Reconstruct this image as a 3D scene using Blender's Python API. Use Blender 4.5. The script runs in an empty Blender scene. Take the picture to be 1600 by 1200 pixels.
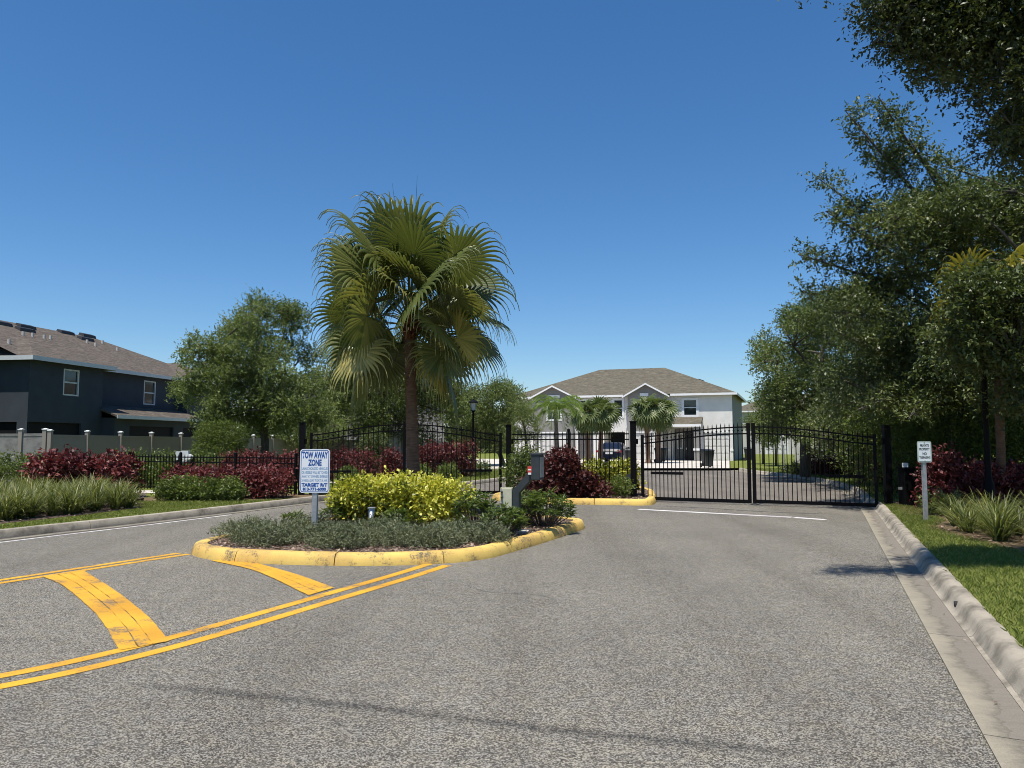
import bpy, bmesh, math, random
import numpy as np
from mathutils import Vector, Matrix
from mathutils.geometry import tessellate_polygon

random.seed(7)
RNG = np.random.default_rng(11)
scene = bpy.context.scene
C = scene.collection
R = math.radians

# ------------------------------------------------------------------ camera, sky, sun, exposure
FPX = 1200.0                       # focal length in photo pixels (1600 wide)
PITCH = math.atan(91 / FPX)        # horizon sits 91 px below the middle
CAM_H = 1.6
cd = bpy.data.cameras.new('camera')
cam = bpy.data.objects.new('camera', cd)
C.objects.link(cam)
cd.sensor_width = 36.0
cd.lens = 36.0 * FPX / 1600.0
cd.clip_end = 4000
cam.location = (0, 0, CAM_H)
cam.rotation_euler = (math.pi / 2 + PITCH, 0, 0)
scene.camera = cam

SUN_EL = R(71.5)
SUN_XY = Vector((-0.5, -0.866))    # towards the sun on plan: behind the camera, to the left
world = bpy.data.worlds.new('World')
scene.world = world
world.use_nodes = True
wn = world.node_tree
bg = wn.nodes['Background']
sky = wn.nodes.new('ShaderNodeTexSky')
sky.sky_type = 'NISHITA'
sky.sun_disc = False
sky.sun_elevation = SUN_EL
sky.sun_rotation = math.atan2(SUN_XY.x, SUN_XY.y)
sky.altitude = 0
sky.air_density = 1.0
sky.dust_density = 0.3
sky.ozone_density = 6.0
hsv = wn.nodes.new('ShaderNodeHueSaturation')     # the deep clear blue of the day
hsv.inputs['Saturation'].default_value = 1.2
wn.links.new(sky.outputs[0], hsv.inputs['Color'])
wn.links.new(hsv.outputs[0], bg.inputs[0])
bg.inputs[1].default_value = 0.107

sd = bpy.data.lights.new('sun', 'SUN')
sun = bpy.data.objects.new('sun', sd)
C.objects.link(sun)
sd.energy = 5.0
sd.angle = R(0.53)
sd.color = (1.0, 0.945, 0.86)
sdir = Vector((SUN_XY.x * math.cos(SUN_EL), SUN_XY.y * math.cos(SUN_EL), math.sin(SUN_EL)))
sun.rotation_euler = sdir.to_track_quat('Z', 'Y').to_euler()
sun.location = (-10, -10, 40)

scene.view_settings.view_transform = 'Standard'
scene.view_settings.look = 'None'
scene.view_settings.gamma = 1.0
scene.view_settings.use_curve_mapping = False
scene.view_settings.exposure = 0.30
scene.cycles.max_bounces = 8
scene.cycles.pixel_filter_type = 'BLACKMAN_HARRIS'
scene.cycles.filter_width = 0.95
scene.cycles.transparent_max_bounces = 12


# ------------------------------------------------------------------ survey helpers (photo reading -> place on the site)
def ray(u, v):
    a = (u - 800) / FPX
    b = (600 - v) / FPX
    return (a, math.cos(PITCH) - b * math.sin(PITCH), math.sin(PITCH) + b * math.cos(PITCH))


def G(u, v, z=0.0):                # point of the level z seen at a reading
    d = ray(u, v)
    t = (z - CAM_H) / d[2]
    return (d[0] * t, d[1] * t)


def PD(u, v, Y):                   # point at distance Y seen at a reading
    d = ray(u, v)
    t = Y / d[1]
    return (d[0] * t, Y, CAM_H + d[2] * t)


# ------------------------------------------------------------------ object helpers
def thing(name, label, cat, loc=(0, 0, 0), group=None, kind=None, rz=0.0):
    o = bpy.data.objects.new(name, None)
    C.objects.link(o)
    o.empty_display_size = 0.2
    o.location = loc
    o.rotation_euler = (0, 0, rz)
    if label:
        o['label'] = label
    if cat:
        o['category'] = cat
    if group:
        o['group'] = group
    if kind:
        o['kind'] = kind
    return o


def tag(o, label=None, cat=None, group=None, kind=None):
    for k, val in (('label', label), ('category', cat), ('group', group), ('kind', kind)):
        if val:
            o[k] = val
    return o


def wloc(o):
    v = Vector(o.location)
    while o.parent:
        o = o.parent
        v += Vector(o.location)
    return v


class MB:
    """collects verts and faces, builds ONE mesh object"""

    def __init__(s):
        s.v = []
        s.f = []
        s.m = []
        s.cur = 0

    def face(s, pts, m=None):
        n = len(s.v)
        s.v += [tuple(p) for p in pts]
        s.f.append(tuple(range(n, n + len(pts))))
        s.m.append(s.cur if m is None else m)

    def add(s, vs, fs):
        n = len(s.v)
        s.v += [tuple(p) for p in vs]
        for f in fs:
            s.f.append(tuple(i + n for i in f))
            s.m.append(s.cur)

    def hexa(s, p):                # 8 corners: bottom 4 ccw, top 4 ccw
        s.add(p, [(3, 2, 1, 0), (4, 5, 6, 7), (0, 1, 5, 4), (1, 2, 6, 5), (2, 3, 7, 6), (3, 0, 4, 7)])

    def box(s, x0, x1, y0, y1, z0, z1, fr=None):
        p = [(x0, y0, z0), (x1, y0, z0), (x1, y1, z0), (x0, y1, z0), (x0, y0, z1), (x1, y0, z1), (x1, y1, z1), (x0, y1, z1)]
        if fr:
            p = [fr(*q) for q in p]
        s.hexa(p)

    def tube(s, pts, n=8, cap=True):   # pts: (x,y,z,r)
        rings = []
        P = [Vector(p[:3]) for p in pts]
        up = None
        for i, p in enumerate(P):
            if i == 0:
                d = P[1] - P[0]
            elif i == len(P) - 1:
                d = P[-1] - P[-2]
            else:
                d = P[i + 1] - P[i - 1]
            d.normalize()
            if up is None:
                up = Vector((1, 0, 0)) if abs(d.x) < 0.9 else Vector((0, 1, 0))
            a = (up - d * up.dot(d)).normalized()
            up = a
            b = d.cross(a)
            r = pts[i][3]
            rings.append([p + (a * math.cos(2 * math.pi * k / n) + b * math.sin(2 * math.pi * k / n)) * r for k in range(n)])
        vs = [q for r_ in rings for q in r_]
        fs = []
        for i in range(len(rings) - 1):
            for k in range(n):
                k2 = (k + 1) % n
                fs.append((i * n + k, i * n + k2, (i + 1) * n + k2, (i + 1) * n + k))
        if cap:
            fs.append(tuple(reversed(range(n))))
            L = (len(rings) - 1) * n
            fs.append(tuple(L + k for k in range(n)))
        s.add(vs, fs)

    def lathe(s, prof, n=12, c=(0, 0)):   # prof: (r,z)
        vs = []
        for r, z in prof:
            for k in range(n):
                a = 2 * math.pi * k / n
                vs.append((c[0] + r * math.cos(a), c[1] + r * math.sin(a), z))
        fs = []
        for i in range(len(prof) - 1):
            for k in range(n):
                k2 = (k + 1) % n
                fs.append((i * n + k, i * n + k2, (i + 1) * n + k2, (i + 1) * n + k))
        fs.append(tuple(reversed(range(n))))
        fs.append(tuple((len(prof) - 1) * n + k for k in range(n)))
        s.add(vs, fs)

    def prism(s, poly, z0, z1):
        n = len(poly)
        vs = [(p[0], p[1], z0) for p in poly] + [(p[0], p[1], z1) for p in poly]
        fs = [(i, (i + 1) % n, n + (i + 1) % n, n + i) for i in range(n)]
        fs += [tuple(reversed(range(n))), tuple(range(n, 2 * n))]
        s.add(vs, fs)

    def build(s, name, mat, parent=None, world=True, smooth=False, bevel=0.0, loc=None):
        me = bpy.data.meshes.new(name)
        vs = s.v
        if parent is not None and world:
            L = wloc(parent)
            vs = [(p[0] - L.x, p[1] - L.y, p[2] - L.z) for p in vs]
        me.from_pydata([tuple(p) for p in vs], [], s.f)
        mats = mat if isinstance(mat, (list, tuple)) else [mat]
        for m in mats:
            me.materials.append(m)
        if len(mats) > 1:
            me.polygons.foreach_set('material_index', s.m)
        if smooth:
            me.polygons.foreach_set('use_smooth', [True] * len(me.polygons))
        me.update()
        if bevel > 0:
            bm = bmesh.new()
            bm.from_mesh(me)
            bmesh.ops.remove_doubles(bm, verts=bm.verts, dist=1e-5)
            bmesh.ops.bevel(bm, geom=[e for e in bm.edges if len(e.link_faces) == 2 and e.calc_face_angle(0) > 0.5],
                            offset=bevel, segments=2, affect='EDGES', profile=0.6)
            bm.to_mesh(me)
            bm.free()
        o = bpy.data.objects.new(name, me)
        C.objects.link(o)
        if parent is not None:
            o.parent = parent
        if loc is not None:
            o.location = loc
        return o


def inst(me, name, parent, loc, rz=0.0, scale=None, rot=None):
    o = bpy.data.objects.new(name, me)
    C.objects.link(o)
    o.parent = parent
    o.location = loc
    o.rotation_euler = rot if rot else (0, 0, rz)
    if scale:
        o.scale = scale
    return o


def np_mesh(name, V, F, mat, rnd=None):
    me = bpy.data.meshes.new(name)
    V = np.ascontiguousarray(V, dtype=np.float32)
    F = np.ascontiguousarray(F, dtype=np.int32)
    k = F.shape[1]
    me.vertices.add(len(V))
    me.vertices.foreach_set('co', V.ravel())
    me.loops.add(F.size)
    me.loops.foreach_set('vertex_index', F.ravel())
    me.polygons.add(len(F))
    me.polygons.foreach_set('loop_start', np.arange(0, F.size, k, dtype=np.int32))
    me.update(calc_edges=True)
    if rnd is not None:
        at = me.attributes.new('rnd', 'FLOAT', 'POINT')
        at.data.foreach_set('value', np.ascontiguousarray(rnd, dtype=np.float32))
    me.materials.append(mat)
    return me


def np_obj(name, V, F, mat, rnd=None, parent=None, world=True):
    V = np.asarray(V, dtype=np.float64)
    if parent is not None and world:
        V = V - np.array(wloc(parent))[None, :]
    o = bpy.data.objects.new(name, np_mesh(name, V, F, mat, rnd))
    C.objects.link(o)
    if parent is not None:
        o.parent = parent
    return o


# ------------------------------------------------------------------ materials
def newmat(name):
    m = bpy.data.materials.new(name)
    m.use_nodes = True
    return m, m.node_tree.nodes, m.node_tree.links, m.node_tree.nodes['Principled BSDF']


def coords(N, L, scale=(1, 1, 1)):
    tc = N.new('ShaderNodeTexCoord')
    mp = N.new('ShaderNodeMapping')
    mp.inputs['Scale'].default_value = scale
    L.new(tc.outputs['Object'], mp.inputs['Vector'])
    return mp.outputs[0]


def noise(N, L, vec, scale, detail=3, rough=0.55):
    n = N.new('ShaderNodeTexNoise')
    n.inputs['Scale'].default_value = scale
    n.inputs['Detail'].default_value = detail
    n.inputs['Roughness'].default_value = rough
    L.new(vec, n.inputs['Vector'])
    return n.outputs['Fac']


def ramp(N, L, fac, stops):
    r = N.new('ShaderNodeValToRGB')
    el = r.color_ramp.elements
    while len(el) < len(stops):
        el.new(0.5)
    for e, (p, c) in zip(el, stops):
        e.position = p
        e.color = (c[0], c[1], c[2], 1)
    L.new(fac, r.inputs[0])
    return r.outputs[0]


def mixc(N, L, a, b, fac, mode='MIX'):
    m = N.new('ShaderNodeMix')
    m.data_type = 'RGBA'
    m.blend_type = mode
    for sock, val in ((m.inputs[0], fac), (m.inputs[6], a), (m.inputs[7], b)):
        if hasattr(val, 'is_output'):
            L.new(val, sock)
        elif isinstance(val, (int, float)):
            sock.default_value = val
        else:
            sock.default_value = (val[0], val[1], val[2], 1)
    return m.outputs[2]


def bump(N, L, B, h, strength=0.3, dist=0.01):
    b = N.new('ShaderNodeBump')
    b.inputs['Strength'].default_value = strength
    b.inputs['Distance'].default_value = dist
    L.new(h, b.inputs['Height'])
    L.new(b.outputs[0], B.inputs['Normal'])


def plain(name, col, rough=0.5, metal=0.0, var=0.12, sc=6.0, spec=0.5, bmp=0.0, bsc=80):
    m, N, L, B = newmat(name)
    vec = coords(N, L)
    n = noise(N, L, vec, sc, 4)
    c = ramp(N, L, n, [(0.3, [x * (1 - var) for x in col]), (0.7, [min(1, x * (1 + var)) for x in col])])
    L.new(c, B.inputs['Base Color'])
    B.inputs['Roughness'].default_value = rough
    B.inputs['Metallic'].default_value = metal
    B.inputs['Specular IOR Level'].default_value = spec
    if bmp:
        bump(N, L, B, noise(N, L, vec, bsc, 3), bmp, 0.01)
    return m


def leafmat(name, stops, rough=0.5, trans=0.3, spec=0.35, tmul=(1.3, 1.35, 0.7)):
    m, N, L, B = newmat(name)
    at = N.new('ShaderNodeAttribute')
    at.attribute_name = 'rnd'
    c = ramp(N, L, at.outputs['Fac'], stops)
    L.new(c, B.inputs['Base Color'])
    B.inputs['Roughness'].default_value = rough
    B.inputs['Specular IOR Level'].default_value = spec
    t = N.new('ShaderNodeBsdfTranslucent')
    tm = mixc(N, L, c, tmul, 1.0, 'MULTIPLY')
    L.new(tm, t.inputs[0])
    mx = N.new('ShaderNodeMixShader')
    mx.inputs[0].default_value = trans
    L.new(B.outputs[0], mx.inputs[1])
    L.new(t.outputs[0], mx.inputs[2])
    L.new(mx.outputs[0], N['Material Output'].inputs[0])
    return m


M = {}


def mk_asphalt(name, lo, mid, hi, tint=1.0):
    m, N, L, B = newmat(name)
    vec = coords(N, L)
    v = N.new('ShaderNodeTexVoronoi')
    v.inputs['Scale'].default_value = 120
    L.new(vec, v.inputs['Vector'])
    sep = N.new('ShaderNodeSeparateColor')
    L.new(v.outputs['Color'], sep.inputs[0])
    n1 = noise(N, L, vec, 150, 2, 0.7)
    add = N.new('ShaderNodeMath')
    add.operation = 'MULTIPLY_ADD'
    L.new(sep.outputs[0], add.inputs[0])
    add.inputs[1].default_value = 0.55
    L.new(n1, add.inputs[2])
    c = ramp(N, L, add.outputs[0], [(0.42, lo), (0.74, mid), (1.0, hi)])
    # broad blotches, brownish and greyish
    big = noise(N, L, vec, 0.35, 4, 0.6)
    c = mixc(N, L, c, ramp(N, L, big, [(0.3, (0.86, 0.85, 0.84)), (0.7, (1.12, 1.10, 1.06))]), 1.0, 'MULTIPLY')
    tone = noise(N, L, vec, 5.5, 4, 0.7)
    c = mixc(N, L, c, ramp(N, L, tone, [(0.35, (1.04, 1.0, 0.93)), (0.65, (0.97, 0.985, 1.02))]), 0.8, 'MULTIPLY')
    # wheel tracks running with the lane
    tc = N.new('ShaderNodeTexCoord')
    mp = N.new('ShaderNodeMapping')
    mp.inputs['Rotation'].default_value = (0, 0, R(22))
    mp.inputs['Scale'].default_value = (0.75, 0.05, 1)
    L.new(tc.outputs['Object'], mp.inputs['Vector'])
    trk = noise(N, L, mp.outputs[0], 1.3, 3, 0.5)
    c = mixc(N, L, c, ramp(N, L, trk, [(0.32, (0.84, 0.83, 0.82)), (0.5, (1, 1, 1)), (0.7, (1.06, 1.06, 1.05))]), 0.9, 'MULTIPLY')
    # drips, scuffs and dark flecks
    med = noise(N, L, vec, 2.3, 6, 0.75)
    c = mixc(N, L, c, ramp(N, L, med, [(0.66, (1, 1, 1)), (0.78, (0.66, 0.65, 0.64))]), 0.8, 'MULTIPLY')
    sc = noise(N, L, coords(N, L, (0.5, 3.2, 1)), 1.2, 4, 0.7)
    c = mixc(N, L, c, ramp(N, L, sc, [(0.60, (1, 1, 1)), (0.70, (0.80, 0.80, 0.80))]), 0.6, 'MULTIPLY')
    L.new(c, B.inputs['Base Color'])
    B.inputs['Roughness'].default_value = 0.9
    B.inputs['Specular IOR Level'].default_value = 0.15
    bump(N, L, B, add.outputs[0], 0.5, 0.005)
    return m


def mk_concrete(name, base, dark, sc=2.5, streak=(1, 1, 1)):
    m, N, L, B = newmat(name)
    vec = coords(N, L)
    a = noise(N, L, coords(N, L, streak), sc, 6, 0.65)
    c = ramp(N, L, a, [(0.30, dark), (0.55, base), (0.8, [min(1, x * 1.18) for x in base])])
    f = noise(N, L, vec, 120, 2, 0.7)
    c2 = mixc(N, L, c, ramp(N, L, f, [(0.3, (0.85, 0.85, 0.85)), (0.7, (1.1, 1.1, 1.1))]), 0.8, 'MULTIPLY')
    L.new(c2, B.inputs['Base Color'])
    B.inputs['Roughness'].default_value = 0.9
    B.inputs['Specular IOR Level'].default_value = 0.2
    lump = noise(N, L, vec, 16, 5, 0.75)
    pit = N.new('ShaderNodeMath')
    pit.operation = 'MULTIPLY_ADD'
    L.new(lump, pit.inputs[0])
    pit.inputs[1].default_value = 1.6
    L.new(f, pit.inputs[2])
    bump(N, L, B, pit.outputs[0], 0.55, 0.012)
    return m


def mk_yellow(name, col, wear=0.62, dirt=(0.12, 0.10, 0.07)):
    m, N, L, B = newmat(name)
    vec = coords(N, L)
    a = noise(N, L, vec, 2.6, 7, 0.72)
    f = noise(N, L, vec, 55, 4, 0.75)
    s = N.new('ShaderNodeMath')
    s.operation = 'MULTIPLY_ADD'
    L.new(f, s.inputs[0])
    s.inputs[1].default_value = 0.62
    L.new(a, s.inputs[2])
    msk = ramp(N, L, s.outputs[0], [(wear + 0.20, (0, 0, 0)), (wear + 0.34, (1, 1, 1))])
    b = noise(N, L, vec, 1.1, 3, 0.6)
    yc = mixc(N, L, col, [col[0] * 0.8, col[1] * 0.74, col[2] * 0.8], ramp(N, L, b, [(0.4, (0, 0, 0)), (0.65, (1, 1, 1))]))
    yc = mixc(N, L, yc, ramp(N, L, f, [(0.3, (0.82, 0.82, 0.82)), (0.65, (1.08, 1.08, 1.08))]), 0.7, 'MULTIPLY')
    c = mixc(N, L, yc, dirt, msk)
    L.new(c, B.inputs['Base Color'])
    B.inputs['Roughness'].default_value = 0.75
    B.inputs['Specular IOR Level'].default_value = 0.3
    bump(N, L, B, f, 0.35, 0.005)
    return m


def mk_grassbase(name, a, b):
    m, N, L, B = newmat(name)
    vec = coords(N, L)
    n = noise(N, L, vec, 1.2, 5, 0.65)
    n2 = noise(N, L, vec, 45, 4, 0.75)
    c = ramp(N, L, n, [(0.3, a), (0.7, b)])
    c2 = mixc(N, L, c, ramp(N, L, n2, [(0.3, (0.55, 0.55, 0.5)), (0.7, (1.3, 1.3, 1.1))]), 1.0, 'MULTIPLY')
    L.new(c2, B.inputs['Base Color'])
    B.inputs['Roughness'].default_value = 0.95
    B.inputs['Specular IOR Level'].default_value = 0.1
    bump(N, L, B, n2, 0.8, 0.02)
    return m


def mk_mulch(name):
    m, N, L, B = newmat(name)
    vec = coords(N, L)
    v = N.new('ShaderNodeTexVoronoi')
    v.inputs['Scale'].default_value = 42
    L.new(coords(N, L, (1, 0.5, 1)), v.inputs['Vector'])
    sep = N.new('ShaderNodeSeparateColor')
    L.new(v.outputs['Color'], sep.inputs[0])
    c = ramp(N, L, sep.outputs[0], [(0.0, (0.035, 0.024, 0.018)), (0.45, (0.09, 0.06, 0.045)), (0.8, (0.17, 0.115, 0.085)), (1.0, (0.30, 0.22, 0.17))])
    L.new(c, B.inputs['Base Color'])
    B.inputs['Roughness'].default_value = 0.95
    bump(N, L, B, sep.outputs[1], 1.0, 0.02)
    return m


def mk_shingle(name, c1, c2, c3):
    m, N, L, B = newmat(name)
    a = noise(N, L, coords(N, L, (1.0, 1.0, 7.0)), 2.0, 5, 0.7)
    b = noise(N, L, coords(N, L, (3, 3, 22.0)), 1.6, 2, 0.6)
    s = N.new('ShaderNodeMath')
    s.operation = 'MULTIPLY_ADD'
    L.new(b, s.inputs[0])
    s.inputs[1].default_value = 0.6
    L.new(a, s.inputs[2])
    c = ramp(N, L, s.outputs[0], [(0.55, c1), (0.8, c2), (1.05, c3)])
    L.new(c, B.inputs['Base Color'])
    B.inputs['Roughness'].default_value = 0.95
    B.inputs['Specular IOR Level'].default_value = 0.15
    bump(N, L, B, s.outputs[0], 0.4, 0.03)
    return m


def mk_bark(name, a, b, ring=False):
    m, N, L, B = newmat(name)
    vec = coords(N, L, (6, 6, 1.2) if not ring else (2, 2, 26))
    n = noise(N, L, vec, 3.0, 5, 0.7)
    n2 = noise(N, L, coords(N, L, (1, 1, 0.6)), 4, 3, 0.6)
    c = ramp(N, L, n, [(0.3, a), (0.7, b)])
    c = mixc(N, L, c, ramp(N, L, n2, [(0.3, (0.7, 0.7, 0.7)), (0.7, (1.2, 1.2, 1.2))]), 0.8, 'MULTIPLY')
    L.new(c, B.inputs['Base Color'])
    B.inputs['Roughness'].default_value = 0.95
    B.inputs['Specular IOR Level'].default_value = 0.15
    bump(N, L, B, n, 0.9, 0.03)
    return m


M['asphalt'] = mk_asphalt('asphalt', (0.028, 0.027, 0.0245), (0.098, 0.093, 0.083), (0.35, 0.335, 0.29))
M['asphalt_in'] = mk_asphalt('asphalt_inner', (0.075, 0.069, 0.062), (0.145, 0.132, 0.116), (0.25, 0.23, 0.205))
M['concrete'] = mk_concrete('concrete', (0.36, 0.33, 0.27), (0.17, 0.15, 0.12), 2.2, (1, 1, 1))
def mk_gutter():
    m, N, L, B = newmat('gutter_concrete')
    vec = coords(N, L)
    at = N.new('ShaderNodeAttribute')
    at.attribute_name = 'rnd'
    a = noise(N, L, vec, 2.2, 6, 0.7)
    ad = N.new('ShaderNodeMath')
    ad.operation = 'MULTIPLY_ADD'
    L.new(a, ad.inputs[0])
    ad.inputs[1].default_value = 0.9
    L.new(at.outputs['Fac'], ad.inputs[2])
    # pale swept lip towards the road, silt stain along the flow line
    c = ramp(N, L, ad.outputs[0], [(0.40, (0.37, 0.325, 0.245)), (0.85, (0.25, 0.225, 0.175)), (1.15, (0.15, 0.135, 0.11)), (1.5, (0.20, 0.18, 0.15))])
    tc = N.new('ShaderNodeTexCoord')
    mp = N.new('ShaderNodeMapping')
    mp.inputs['Rotation'].default_value = (0, 0, R(22))
    mp.inputs['Scale'].default_value = (1.2, 9, 1)
    L.new(tc.outputs['Object'], mp.inputs['Vector'])
    st = noise(N, L, mp.outputs[0], 2.5, 5, 0.75)
    c = mixc(N, L, c, ramp(N, L, st, [(0.3, (0.70, 0.69, 0.67)), (0.6, (1.1, 1.1, 1.08))]), 0.3, 'MULTIPLY')
    f = noise(N, L, vec, 110, 2, 0.7)
    c = mixc(N, L, c, ramp(N, L, f, [(0.3, (0.82, 0.82, 0.82)), (0.7, (1.12, 1.12, 1.12))]), 0.8, 'MULTIPLY')
    L.new(c, B.inputs['Base Color'])
    B.inputs['Roughness'].default_value = 0.92
    B.inputs['Specular IOR Level'].default_value = 0.15
    bump(N, L, B, f, 0.5, 0.006)
    return m


M['gutter'] = mk_gutter()
M['gutter_plain'] = mk_concrete('gutter_concrete', (0.275, 0.245, 0.190), (0.105, 0.095, 0.078), 2.4, (1.0, 1.6, 1))
M['kerb_grey'] = mk_concrete('kerb_concrete', (0.36, 0.32, 0.255), (0.13, 0.115, 0.09), 3.0)
M['drive'] = mk_concrete('driveway_concrete', (0.56, 0.52, 0.46), (0.42, 0.39, 0.34), 1.2)
M['yellow_kerb'] = mk_yellow('yellow_kerb_paint', (0.70, 0.49, 0.13), 0.64)
M['yellow_line'] = mk_yellow('yellow_road_paint', (0.66, 0.36, 0.030), 0.66, (0.11, 0.10, 0.09))
M['white_line'] = mk_yellow('white_road_paint', (0.68, 0.67, 0.64), 0.68, (0.15, 0.145, 0.14))
M['lawn'] = mk_grassbase('lawn_turf', (0.125, 0.155, 0.034), (0.19, 0.21, 0.056))
M['ground'] = mk_grassbase('ground_turf', (0.06, 0.085, 0.025), (0.09, 0.115, 0.035))
M['mulch'] = mk_mulch('mulch')
M['soil'] = mk_grassbase('dry_soil', (0.12, 0.085, 0.055), (0.21, 0.155, 0.105))
M['black_metal'] = plain('black_powder_coat', (0.0035, 0.0035, 0.004), 0.55, 0, 0.2, 9, 0.12)
M['dark_box'] = plain('charcoal_paint', (0.035, 0.042, 0.045), 0.5, 0, 0.15, 12, 0.4)
M['galv'] = plain('galvanised_steel', (0.42, 0.43, 0.44), 0.45, 0.6, 0.15, 14)
M['beige'] = plain('beige_enclosure', (0.52, 0.50, 0.36), 0.5, 0, 0.08, 10)
M['white'] = plain('white_trim', (0.78, 0.78, 0.77), 0.6, 0, 0.04, 5)
M['grey_box'] = plain('grey_enclosure', (0.55, 0.57, 0.56), 0.55, 0, 0.06, 8)
M['red'] = plain('red_label', (0.55, 0.06, 0.04), 0.5, 0, 0.1, 20)
M['sign_white'] = plain('sign_sheet', (0.76, 0.80, 0.83), 0.35, 0, 0.02, 8)
M['sign_blue'] = plain('sign_blue', (0.004, 0.070, 0.30), 0.4, 0, 0.05, 20)
M['sign_bluel'] = plain('sign_light_blue', (0.20, 0.33, 0.52), 0.4, 0, 0.05, 20)
M['sign_dark'] = plain('sign_dark_ink', (0.03, 0.055, 0.045), 0.4, 0, 0.05, 20)
M['sign_green'] = plain('sign_border_grey_green', (0.42, 0.50, 0.45), 0.4, 0, 0.05, 20)
M['navy'] = plain('navy_stucco', (0.046, 0.056, 0.068), 0.9, 0, 0.10, 1.5, 0.2, 0.25, 60)
M['stucco'] = plain('light_grey_stucco', (0.70, 0.68, 0.64), 0.92, 0, 0.06, 1.2, 0.2, 0.25, 60)
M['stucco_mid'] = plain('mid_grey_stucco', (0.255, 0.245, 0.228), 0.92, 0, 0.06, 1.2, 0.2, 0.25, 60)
M['stucco_far'] = plain('pale_stucco', (0.5, 0.48, 0.44), 0.92, 0, 0.06, 1.2, 0.2)
M['roof_brown'] = mk_shingle('brown_shingles', (0.058, 0.049, 0.040), (0.102, 0.086, 0.072), (0.155, 0.13, 0.108))
M['roof_grey'] = mk_shingle('grey_brown_shingles', (0.068, 0.060, 0.044), (0.112, 0.100, 0.075), (0.17, 0.15, 0.115))
M['fascia_grey'] = plain('grey_fascia', (0.50, 0.53, 0.54), 0.6, 0, 0.05, 5)
M['vinyl'] = plain('taupe_vinyl', (0.265, 0.232, 0.20), 0.55, 0, 0.05, 3)
M['vinyl_stone'] = mk_concrete('stone_look_panel', (0.26, 0.25, 0.235), (0.15, 0.14, 0.13), 3)
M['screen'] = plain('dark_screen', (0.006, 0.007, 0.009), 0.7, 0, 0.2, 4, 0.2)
M['door'] = plain('black_door', (0.015, 0.016, 0.018), 0.45, 0, 0.1, 4)
M['garage'] = plain('garage_panel', (0.62, 0.61, 0.58), 0.6, 0, 0.04, 3)
M['garage_dark'] = plain('garage_panel_brown', (0.10, 0.09, 0.09), 0.6, 0, 0.06, 3)
M['vent'] = plain('black_roof_vent', (0.012, 0.012, 0.013), 0.6, 0, 0.1, 9)
M['pipe'] = plain('vent_pipe_white', (0.55, 0.50, 0.44), 0.6, 0, 0.1, 9)
M['bin'] = plain('bin_plastic', (0.012, 0.014, 0.016), 0.45, 0, 0.15, 6)
M['rubber'] = plain('rubber', (0.015, 0.015, 0.015), 0.8, 0, 0.1, 9)
M['chrome'] = plain('alloy', (0.5, 0.5, 0.52), 0.3, 0.8, 0.1, 9)
M['carpaint'] = plain('blue_car_paint', (0.006, 0.010, 0.028), 0.4, 0.0, 0.06, 3, 0.3)
M['tail'] = plain('tail_light', (0.35, 0.015, 0.015), 0.25, 0, 0.1, 9)
M['litter'] = leafmat('leaf_litter', [(0.0, (0.12, 0.075, 0.05)), (0.5, (0.26, 0.18, 0.13)), (1.0, (0.42, 0.32, 0.25))], 0.8, 0.05)
M['bark'] = mk_bark('oak_bark', (0.055, 0.047, 0.040), (0.15, 0.135, 0.115))
M['palmbark'] = mk_bark('palm_bark', (0.085, 0.052, 0.036), (0.27, 0.17, 0.115), True)
M['palmboot'] = mk_bark('palm_boot', (0.07, 0.03, 0.018), (0.19, 0.085, 0.05))
M['stem'] = mk_bark('stem', (0.06, 0.05, 0.04), (0.13, 0.11, 0.085))


def mk_glass():
    m, N, L, B = newmat('window_glass')
    B.inputs['Base Color'].default_value = (0.02, 0.028, 0.03, 1)
    B.inputs['Roughness'].default_value = 0.06
    B.inputs['Specular IOR Level'].default_value = 0.7
    return m


M['glass'] = mk_glass()
m, N, L, B = newmat('lamp_glass')
B.inputs['Base Color'].default_value = (0.7, 0.72, 0.72, 1)
B.inputs['Roughness'].default_value = 0.3
B.inputs['Transmission Weight'].default_value = 0.3
M['lampglass'] = m

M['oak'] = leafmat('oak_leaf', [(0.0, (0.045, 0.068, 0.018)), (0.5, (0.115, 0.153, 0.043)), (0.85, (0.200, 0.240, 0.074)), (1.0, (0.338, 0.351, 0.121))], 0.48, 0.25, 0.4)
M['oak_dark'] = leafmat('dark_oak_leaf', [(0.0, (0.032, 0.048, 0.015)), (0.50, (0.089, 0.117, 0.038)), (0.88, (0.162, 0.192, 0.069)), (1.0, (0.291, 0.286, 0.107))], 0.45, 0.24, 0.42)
M['oak_near_shaded'] = leafmat('near_oak_leaf_shaded', [(0.0, (0.020, 0.029, 0.009)), (0.50, (0.055, 0.070, 0.024)), (0.88, (0.100, 0.115, 0.043)), (1.0, (0.180, 0.172, 0.066))], 0.45, 0.24, 0.42)  # dark oak leaf dimmed further: the canopy's backlit shade is put into the colour
M['oak_light'] = leafmat('light_oak_leaf', [(0.0, (0.058, 0.083, 0.027)), (0.5, (0.139, 0.180, 0.062)), (1.0, (0.261, 0.298, 0.122))], 0.55, 0.34, 0.3)
M['far_leaf'] = leafmat('far_leaf', [(0.0, (0.035, 0.05, 0.025)), (1.0, (0.09, 0.115, 0.05))], 0.6, 0.2)
M['red_leaf'] = leafmat('copper_leaf', [(0.0, (0.041, 0.014, 0.013)), (0.45, (0.121, 0.031, 0.031)), (0.8, (0.230, 0.065, 0.059)), (1.0, (0.380, 0.167, 0.137))], 0.5, 0.2, 0.35, (1.3, 0.7, 0.6))
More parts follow.
